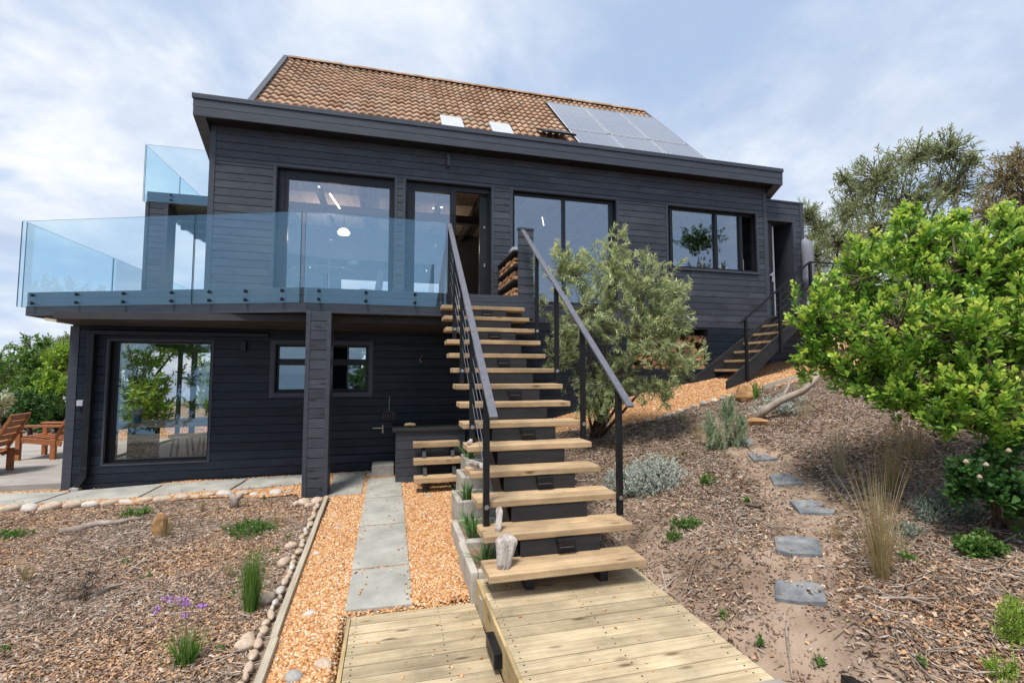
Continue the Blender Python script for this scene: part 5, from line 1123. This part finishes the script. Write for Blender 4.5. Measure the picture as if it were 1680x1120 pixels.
lm('leaf_far', (.17,.21,.09), (.29,.33,.15), (.40,.42,.20), tr=.45); lm('leaf_brown', (.30,.22,.12), (.40,.32,.17), (.30,.32,.15), tr=.45); lm('leaf_hedge', (.06,.14,.025), (.13,.25,.045), (.22,.35,.065)); lm('leaf_hedge_lime', (.19,.34,.035), (.30,.46,.055), (.40,.52,.08))
lm('leaf_silver', (.34,.39,.32), (.50,.54,.46), (.64,.66,.58), tr=.15, rough=.8, spec=.1); lm('leaf_sage', (.13,.17,.13), (.22,.26,.2), (.33,.36,.29), tr=.15, rough=.8); lm('leaf_feather', (.30,.40,.22), (.42,.51,.31), (.54,.60,.41), rough=.8, tr=.4)
lm('leaf_ground', (.06,.15,.025), (.11,.22,.04), (.2,.29,.07)); lm('blade_green', (.06,.16,.025), (.13,.26,.04), (.24,.36,.08)); lm('blade_tan', (.34,.23,.10), (.50,.38,.20), (.22,.22,.08), rough=.7); lm('blade_pale', (.40,.32,.19), (.52,.44,.29), (.30,.26,.12), rough=.7)
lm('leaf_aloe', (.06,.15,.04), (.12,.24,.07), (.19,.33,.11), tr=.1); lm('petal', (.36,.12,.50), (.46,.20,.62), (.55,.30,.70), tr=.25); lm('leaf_cream', (.36,.38,.22), (.5,.5,.33), (.2,.27,.1)); lm('twig_brown', (.12,.08,.06), (.2,.15,.115), (.28,.21,.165), tr=0, rough=.9)
# ---- the big bright green shrub tree on the right
tb_ = G(1672, 872)
big = [cl(1345,520,55,70,4.3), cl(1420,455,75,75,4.3), cl(1500,400,75,62,4.4), cl(1470,540,105,80,4.0), cl(1590,440,95,80,4.1), cl(1600,545,110,85,3.8), cl(1680,415,85,75,4.0), cl(1720,560,110,110,3.7), cl(1800,470,120,130,3.9), cl(1400,605,70,42,4.1), cl(1490,632,90,45,3.9), cl(1610,640,85,50,3.6), cl(1325,578,36,34,4.3), cl(1487,350,24,30,4.4), cl(1560,375,35,30,4.3), cl(1650,355,40,32,4.1), cl(1740,660,80,60,3.6), cl(1545,672,60,28,3.7), cl(1650,690,55,34,3.5)]
plant('shrub_tree', 'large bright green broad leaved shrub tree filling the right side', 'tree', tb_, big, 1650, 13, .20, .060, .028, 'ob', 'leaf_bright', trunk=(.055, .036), tipmat='leaf_lime', ang=.72, up=.95, inner=.3, twr=.0055)
und = [cl(1600,775,45,32,3.5), cl(1655,800,45,40,3.4), cl(1640,745,35,22,3.5), cl(1580,800,25,22,3.5), cl(1700,820,40,40,3.3)]
q = plant('leafy_shrub', 'low dark green leafy shrub with faded flower heads at the big tree trunk', 'shrub', G(1640, 868), und, 150, 10, .14, .06, .036, 'ob', 'leaf_deep', trunk=(.02, .012), stems=3, twr=.004)
for px_, py_ in ((1585, 760), (1618, 765), (1607, 785), (1655, 742)): c = at_d(px_, py_, 3.35); MB().tube([c, c+np.array((0,0,.012)), c+np.array((0,0,.03))], [.010, .018, .006], 8).build('flower_head', M['blade_pale'], q)
# ---- olive like shrub behind the right handrail
ob = G(978, 718); od = float(ob[0]*sin(YAW)+ob[1]*cos(YAW)); od = min(max(od, 5.6), 6.6)
ol = [cl(1000,450,55,62,od), cl(940,440,50,38,od), cl(1065,465,62,52,od-.1), cl(960,510,70,60,od-.15), cl(1050,550,70,62,od-.2), cl(930,575,42,55,od), cl(1000,620,60,50,od-.1), cl(1090,520,45,42,od-.1), cl(1125,590,26,40,od-.3), cl(1015,400,18,34,od), cl(925,420,24,26,od), cl(1085,640,40,32,od-.3), cl(1110,470,28,22,od), cl(985,665,40,30,od-.1), cl(1108,575,42,34,od-.2)]
plant('olive_shrub', 'grey green narrow leaved olive like shrub behind the right stair handrail', 'shrub', ob, [(c, r*1.12) for c, r in ol], 760, 18, .24, .078, .0145, 'la', 'leaf_olive', trunk=(.045, .02), tipmat='leaf_olive_tip', ang=.72, up=.6, inner=.2, twr=.0035, stems=3, curl=.25, jit=.5)
# ---- trees behind the house on the right
tl = [cl(1440,290,48,38,15), cl(1500,258,42,30,15), cl(1555,248,42,30,15), cl(1405,330,34,32,15), cl(1490,330,52,36,15), cl(1560,310,45,34,15.5), cl(1435,375,36,34,14.5), cl(1520,385,46,34,14.5), cl(1385,290,16,14,15), cl(1590,262,20,16,15)]
plant('olive_tree', 'tall airy olive green tree against the sky behind the bright shrub', 'tree', at_d(1480, 600, 15)*np.array((1,1,0))+np.array((0,0,.9)), [(c, r*1.25) for c, r in tl], 900, 11, .42, .17, .044, 'la', 'leaf_far', trunk=(.14, .06), up=.5, inner=.1, twr=.010, ang=.8)
tl = [cl(1650,290,36,40,13), cl(1690,330,45,50,13), cl(1625,350,34,32,13), cl(1665,255,22,20,13), cl(1720,280,40,50,13)]
plant('brown_tinged_tree', 'brown tinged tree at the right edge beyond the bright shrub', 'tree', at_d(1680, 620, 13)*np.array((1,1,0))+np.array((0,0,.9)), [(c, r*1.3) for c, r in tl], 520, 10, .36, .14, .038, 'la', 'leaf_brown', trunk=(.12, .05), up=.4, inner=.2, twr=.012)
tl = [cl(1345,375,26,32,14), cl(1325,350,18,24,14), cl(1375,395,36,36,13.5), cl(1335,420,26,38,13), cl(1318,460,20,40,12.5), cl(1390,345,24,28,14), cl(1410,430,34,36,13), cl(1350,475,34,34,12.5), cl(1400,490,45,40,12.5)]
plant('scrub_bush', 'dull grey green scrub bush right of the annex wall', 'bush', at_d(1365, 600, 13)*np.array((1,1,0))+np.array((0,0,.6)), [(c, r*1.25) for c, r in tl], 1100, 11, .32, .13, .028, 'la', 'leaf_far', trunk=(.08, .04), up=.45, inner=.15, twr=.009)
tl = [cl(1480,450,55,50,12), cl(1560,430,55,55,12), cl(1640,430,55,55,11.5), cl(1720,440,55,60,11.5), cl(1520,510,70,60,11), cl(1620,520,70,60,11)]
plant('scrub_bush', 'dark brownish bush glimpsed through the bright shrub tree', 'bush', at_d(1560, 610, 11.5)*np.array((1,1,0))+np.array((0,0,.5)), [(c, r*1.2) for c, r in tl], 800, 11, .33, .13, .036, 'la', 'leaf_far', trunk=(.08, .04), up=.45, inner=.2, twr=.009)
# ---- hedge of bushes on the left
hg = [('dark pointed bush at the left edge behind the armchairs', 'leaf_hedge', [cl(30,620,46,52,17), cl(40,560,16,24,17), cl(-20,600,40,50,17)]),
      ('lime green bush in the hedge beside the house corner', 'leaf_hedge_lime', [cl(100,600,26,40,16), cl(118,575,20,22,16), cl(80,640,34,38,15.5)]),
      ('feathery grey green bush rising over the hedge by the house', 'leaf_far', [cl(108,565,22,20,19), cl(125,590,26,36,19), cl(84,575,18,14,19)]),
      ('deep green bush low in the hedge behind the armchairs', 'leaf_deep', [cl(50,665,40,30,14.5), cl(95,680,36,28,14.5), cl(10,690,34,24,14.5)]),
      ('leafy green bush in the middle of the left hedge', 'leaf_hedge', [cl(62,600,28,36,16.5), cl(70,560,12,10,16.5), cl(55,640,30,30,15.5)])]
for lab, m_, cs in hg:
    c = np.mean([k[0] for k in cs], 0); b = np.array((c[0], c[1], float(hz(c[0], c[1]))))
    plant('hedge_bush', lab, 'bush', b, cs, 330, 13, .35, .13, .055, 'ro', m_, trunk=(.06, .03), up=.5, inner=.3, twr=.008, group='bushes of the left hedge')
cs = [cl(4,655,22,16,13), cl(-14,668,22,18,13)]; plant('pale_shrub', 'cream and green variegated shrub at the left edge', 'shrub', at_d(0, 715, 13), cs, 90, 12, .25, .10, .03, 'la', 'leaf_cream', trunk=(.03, .02))
# ---- trees behind the viewpoint, mirrored in the windows
def back_tree(x, y, h, r, label, m_, n=420, lo=.22):
    z = float(hz(x, y)); cs = [(np.array((x+random.uniform(-.6,.6)*r, y+random.uniform(-.6,.6)*r, z+h*random.uniform(lo,.92))), np.array((r, r, h*.2))*random.uniform(.45,.75)) for _ in range(10)]
    plant('garden_tree', label, 'tree', (x, y, z), cs, n, 12, .5, .22, .07, 'la', m_, trunk=(.12, .06), up=.5, inner=.15, twr=.012)
back_tree(-10.2, -9.5, 6.6, 2.0, 'leafy tree mirrored in the big lower window', 'leaf_hedge', 700); back_tree(-7.6, -12, 6.0, 1.3, 'slim tree mirrored in the right part of the lower window', 'leaf_far', 300)
back_tree(19, -9, 8.2, 2.6, 'round topped tree mirrored in the kitchen window', 'leaf_deep', 1300, .1); back_tree(24.5, -9, 9.5, 2.2, 'taller tree mirrored in the right kitchen pane', 'leaf_deep', 1000, .1); back_tree(-13.2, -8, 4.6, 1.8, 'low bushy tree mirrored at the left of the lower window', 'leaf_hedge_lime', 450)
back_tree(-11.8, -13, 7.4, 2.2, 'tall tree mirrored behind the others in the lower window', 'leaf_hedge', 600); back_tree(-9.0, -15, 5.2, 1.8, 'lime green tree mirrored low in the big lower window', 'leaf_hedge_lime', 450); back_tree(-1.6, -12, 4.4, 1.3, 'small tree mirrored in the narrow basement window', 'leaf_hedge', 350)
for x, y, h_, m_, lab in ((-7.6, 17.5, 4.0, 'leaf_hedge_lime', 'lime green bush seen through the lower left room'), (-5.4, 18.0, 4.4, 'leaf_hedge', 'green bush behind the house seen through the lower room'), (-3.2, 17.2, 4.2, 'leaf_hedge', 'bush behind the house at the right of the lower window view'), (-1.2, 18.5, 4.6, 'leaf_deep', 'dark bush behind the house seen through the basement windows')):
    back_tree(x, y, h_, 1.7, lab, m_, 480, .08)
# ---- low plants
def clump_at(px_, py_, w, h, dz=0.5):
    g_ = G(px_, py_+h/2); d_ = float(g_[0]*sin(YAW)+g_[1]*cos(YAW)); return g_, d_
def cushion(name, label, cat, px_, py_, rx, ry, m_, n, n_per, slen, Ll, Lw, shape, up=.9, ang=.8, depthf=1.2, hgt=None, bm='bark', twr=.0018, twig=.7):
    g_ = G(px_, py_+ry*.55); d_ = float(g_[0]*sin(YAW)+g_[1]*cos(YAW)); R_ = rx*d_/FPX; H_ = hgt or ry*d_/FPX*.9
    cs = []
    for k in range(5):
        a = rng.uniform(0, 6.28); rr_ = rng.uniform(.2, .6)*R_; x, y = g_[0]+cos(a)*rr_, g_[1]+sin(a)*rr_*depthf*.6+R_*.15; cs.append((np.array((x, y, float(hz(x, y))+H_*.35)), np.array((R_*.55, R_*.5, H_*rng.uniform(.6, .95)))))
    return plant(name, label, cat, g_, cs, n, n_per, slen, Ll, Lw, shape, m_, bm, trunk=(.008, .005), up=up, ang=ang, inner=.3, twr=twr, limbs=False, twig=twig)
cushion('silver_shrub', 'low silver leaved shrub just right of the front stair post', 'shrub', 1060, 770, 84, 42, 'leaf_silver', 1100, 12, .10, .026, .009, 'ro')
cushion('silver_shrub', 'flat silver ground shrub under the pale forked branch', 'shrub', 1285, 664, 62, 17, 'leaf_silver', 330, 11, .08, .035, .012, 'ro')
cushion('silver_shrub', 'grey green silvery shrub in the shade left of the big tree trunk', 'shrub', 1565, 825, 66, 34, 'leaf_sage', 700, 12, .08, .024, .008, 'ro')
cushion('silver_shrub', 'small pale sage tuft right of the tall tan grass', 'shrub', 1495, 868, 34, 18, 'leaf_sage', 130, 11, .07, .022, .008, 'ro')
q = cushion('dry_flower_patch', 'patch of dried cream flower heads above the silver shrub', 'flowers', 1100, 748, 44, 18, 'blade_pale', 110, 8, .05, .022, .016, 'ro', hgt=.12)
cushion('creeping_succulent', 'bright green creeping succulent patch beside the stair foot', 'ground cover', 1126, 848, 36, 34, 'leaf_ground', 260, 10, .05, .020, .009, 'ro', hgt=.05)
cushion('creeping_succulent', 'small yellow green cushion plant below the silver shrub', 'ground cover', 1158, 786, 24, 10, 'leaf_ground', 110, 10, .06, .024, .008, 'la', hgt=.08)
cushion('creeping_succulent', 'wide green creeping patch in the left bed near the stump', 'ground cover', 398, 864, 58, 22, 'leaf_ground', 330, 11, .07, .030, .010, 'la', hgt=.09)
cushion('creeping_succulent', 'low green creeping patch left of the upright orange stone', 'ground cover', 220, 838, 26, 15, 'leaf_hedge', 110, 10, .08, .03, .011, 'la', hgt=.09)
cushion('creeping_succulent', 'green creeping patch at the left edge of the mulch bed', 'ground cover', 22, 876, 34, 9, 'leaf_ground', 130, 10, .06, .03, .012, 'ro', hgt=.06)
cushion('bright_shrublet', 'vivid green round leaved shrublet under the big tree', 'shrub', 1622, 896, 44, 24, 'leaf_ground', 150, 11, .07, .034, .022, 'ob', hgt=.13)
cushion('conifer_shrublet', 'yellow green needle shrublet at the lower right edge', 'shrub', 1672, 1020, 46, 50, 'leaf_hedge_lime', 260, 18, .13, .022, .004, 'ne', hgt=.22)
cushion('conifer_shrublet', 'small needle shrublet in the bottom right corner', 'shrub', 1650, 1102, 34, 14, 'leaf_hedge_lime', 90, 16, .10, .022, .004, 'ne', hgt=.10)
cushion('bright_shrublet', 'green leafy seedling right of the tall tan grass', 'seedling', 1490, 916, 14, 8, 'leaf_ground', 22, 8, .05, .03, .016, 'ro', hgt=.05)
cushion('bright_shrublet', 'green seedling at the edge of the small dug hole', 'seedling', 1226, 822, 9, 8, 'leaf_ground', 20, 8, .06, .03, .01, 'la', hgt=.06)
fg = G(1190, 735); fd = float(fg[0]*sin(YAW)+fg[1]*cos(YAW))
plant('feathery_shrub', 'pale green feathery upright plant beside the far slate stones', 'shrub', fg, [cl(1165,690,12,26,fd), cl(1192,672,12,30,fd), cl(1215,690,16,22,fd), cl(1180,715,14,22,fd), cl(1205,712,12,16,fd), cl(1198,655,7,14,fd)], 230, 30, .22, .036, .007, 'la', 'leaf_feather', trunk=(.010, .006), stems=3, up=2.2, inner=.2, twr=.003)
db = G(135, 985); dd_ = float(db[0]*sin(YAW)+db[1]*cos(YAW))
plant('dry_shrub', 'brown leafless dry shrub in the left mulch bed', 'shrub', db, [cl(135,965,34,22,dd_), cl(150,940,22,20,dd_), cl(118,985,20,14,dd_)], 130, 9, .12, .012, .004, 'la', 'twig_brown', bm='bark', trunk=(.012, .008), stems=3, up=.7, inner=.1, twr=.0025, jit=.6)
def blades(name, label, cat, px_, py_, n, h, spread, lean, w, m_, seed, group=None, curve=.6, wind=(0, 0), at=None, z=None):
    g_ = G(px_, py_) if at is None else np.array(at, float); r = np.random.default_rng(seed); k = 6; a = r.uniform(0, 6.28, n); rad = spread*np.sqrt(r.uniform(0, 1, n)); hh = h*r.uniform(.55, 1.05, n)
    P0 = np.stack([g_[0]+rad*np.cos(a), g_[1]+rad*np.sin(a), np.full(n, g_[2])-.005], 1); ln = np.abs(r.normal(0, lean, n)); b = a+r.normal(0, .6, n)
    D = np.stack([np.cos(b)*ln+wind[0], np.sin(b)*ln+wind[1], np.ones(n)], 1); ts = np.linspace(0, 1, k); V = np.zeros((n, k, 2, 3)); s = np.stack([-np.sin(b+r.normal(0, 1, n)), np.cos(b), np.zeros(n)], 1); s = nrmz(s)
    for i, t in enumerate(ts):
        c = P0+D*np.array((1, 1, 0))*(hh*(t*.6+curve*t*t))[:, None]+np.array((0, 0, 1))*(hh*(t-.25*curve*ln*t*t))[:, None]; ww = w*r.uniform(.9, 1.1)*(1-t)**.6+.0004
        V[:, i, 0] = c-s*ww/2; V[:, i, 1] = c+s*ww/2
    f = [(i*2, i*2+1, i*2+3, i*2+2) for i in range(k-1)]; F = (np.arange(n)[:, None, None]*k*2+np.array(f)[None]).reshape(-1, 4)
    return tag(np_mesh(name, V.reshape(-1, 3), F, M[m_]), label, cat, group)
def gh(px_, y0, y1): g_ = G(px_, y0); d_ = float(g_[0]*sin(YAW)+g_[1]*cos(YAW)); return (y0-y1)*d_/FPX
for px_, y0, y1, n, sp, ln, m_, lab in ((1447, 950, 765, 190, .04, .30, 'blade_tan', 'tall tan grass clump standing in front of the big tree'), (1378, 778, 690, 90, .05, .14, 'blade_pale', 'upright dry grass tuft right of the slate path'), (1462, 806, 700, 120, .06, .14, 'blade_tan', 'dry brownish grass clump directly under the green crown'), (1497, 748, 672, 130, .13, .15, 'blade_tan', 'wide dry grass clump in the shade behind the others'), (1322, 684, 640, 80, .09, .2, 'blade_pale', 'short pale grass tuft at the upper end of the pale branch'), (1142, 722, 682, 50, .06, .22, 'blade_tan', 'thin reddish grass tuft left of the feathery plant'), (1374, 882, 855, 40, .03, .25, 'blade_tan', 'tiny tan grass tuft right of the notched slate'), (1120, 690, 672, 40, .05, .5, 'blade_green', 'small green grass tuft below the upper gravel stones'),
    (45, 954, 920, 70, .03, .25, 'blade_tan', 'short tan grass tuft at the left of the mulch bed'), (272, 882, 845, 80, .03, .22, 'blade_tan', 'tan grass tuft leaning on the upright orange stone'), (332, 838, 812, 40, .02, .18, 'blade_tan', 'small thin tan tuft between orange stone and stump'), (374, 946, 915, 40, .03, .25, 'blade_tan', 'faint dry tuft left of the green rush'), (455, 858, 838, 90, .07, .6, 'blade_tan', 'olive brown mop of grass in front of the clad post'), (1470, 905, 862, 60, .10, .5, 'blade_pale', 'loose drooping tuft of pale seed stalks by the sage tuft'), (1655, 700, 672, 20, .05, .3, 'blade_tan', 'few dry stalks beside the tree trunk')):
    blades('dry_grass', lab, 'grass', px_, y0, n, gh(px_, y0, y1), sp, ln, .0034, m_, px_, 'dry grass tufts')
blades('green_rush', 'dense upright green rush clump in the left bed', 'grass', 411, 1004, 320, gh(411, 1004, 900), .045, .22, .0042, 'blade_green', 5, curve=.15)
sg = blades('society_garlic', 'strappy green plant with purple flowers in the left bed', 'flowers', 304, 1090, 130, gh(304, 1090, 1033), .05, .34, .008, 'blade_green', 6)
g0 = G(304, 1090); sd = float(g0[0]*sin(YAW)+g0[1]*cos(YAW)); stm, pet = MB(), []
for px_, py_ in ((257, 1000), (270, 982), (283, 983), (303, 985), (305, 992), (304, 1009), (328, 996), (334, 995), (296, 984)):
    c = at_d(px_, py_, sd+random.uniform(-.08, .12)); stm.tube([g0+rng.normal(0, .03, 3)*np.array((1,1,0)), (g0+c)/2+np.array((0, 0, .03)), c], [.0022, .002, .0015], 4)
    u = nrmz(rng.normal(0, 1, (16, 3))+np.array((0, 0, .4))); np_mesh('flower', *leaf_arrays(np.repeat(c[None], 16, 0)+u*.006, u, np.full(16, .020), np.full(16, .008), 'ro'), M['petal'], sg)
stm.build('stem', M['blade_pale'], sg)
blades('flax_plant', 'strappy green flax like plant beside the blocky orange rock', 'plant', 1238, 655, 26, .34, .05, .28, .022, 'blade_green', 9); 
al = [((0.78, 3.86, -1.55), 'spiky green plant in the lowest planter block'), ((0.78, 4.52, -1.56), 'spiky green plant at the front of the second planter block'), ((0.80, 4.75, -1.56), 'spiky green plant at the back of the second planter block'), ((0.84, 5.22, -1.39), 'spiky green plant in the third planter block'), ((1.05, 6.25, -1.16), 'tall green strappy plant in the topmost planter block')]
for k, (p, lab) in enumerate(al): blades('aloe_plant', lab, 'plant', 0, 0, 50, .24 if k < 4 else .34, .03, .62, .017, 'leaf_aloe', 20+k, 'spiky plants in the planter blocks', at=p)
for px_, py_, lab in ((428, 815, 'small green weed between wall path and stump'), (448, 902, 'green weed left of the timber edging'), (468, 880, 'little weed near the beige edging stones'), (475, 925, 'low weed patch beside the timber edging'), (358, 1065, 'small green weed right of the purple flowers'), (200, 922, 'yellow green weed beside the straight tan stick'), (246, 944, 'single green weed in the middle of the left bed'), (8, 1065, 'green weed at the lower left edge'), (380, 975, 'thin green weed beside the green rush'), (1345, 1085, 'sparse grey green weed in the bare soil'), (1185, 1010, 'tiny weed on the bare soil by the walkway'), (1250, 1050, 'tiny green weed between sticks and walkway'), (1510, 1090, 'grey green weed in the bark chips')):
    cushion('weed', lab, 'weed', px_, py_, 11, 9, 'leaf_ground', 14, 8, .04, .022, .008, 'la', hgt=.05, twig=0)
q = G(1238, 828); o = MB().tube([q+np.array((0,0,.012)), q+np.array((0,0,.015))], [.09, .05], 14).build('dug_hole', M['bark'], None); structure(o)
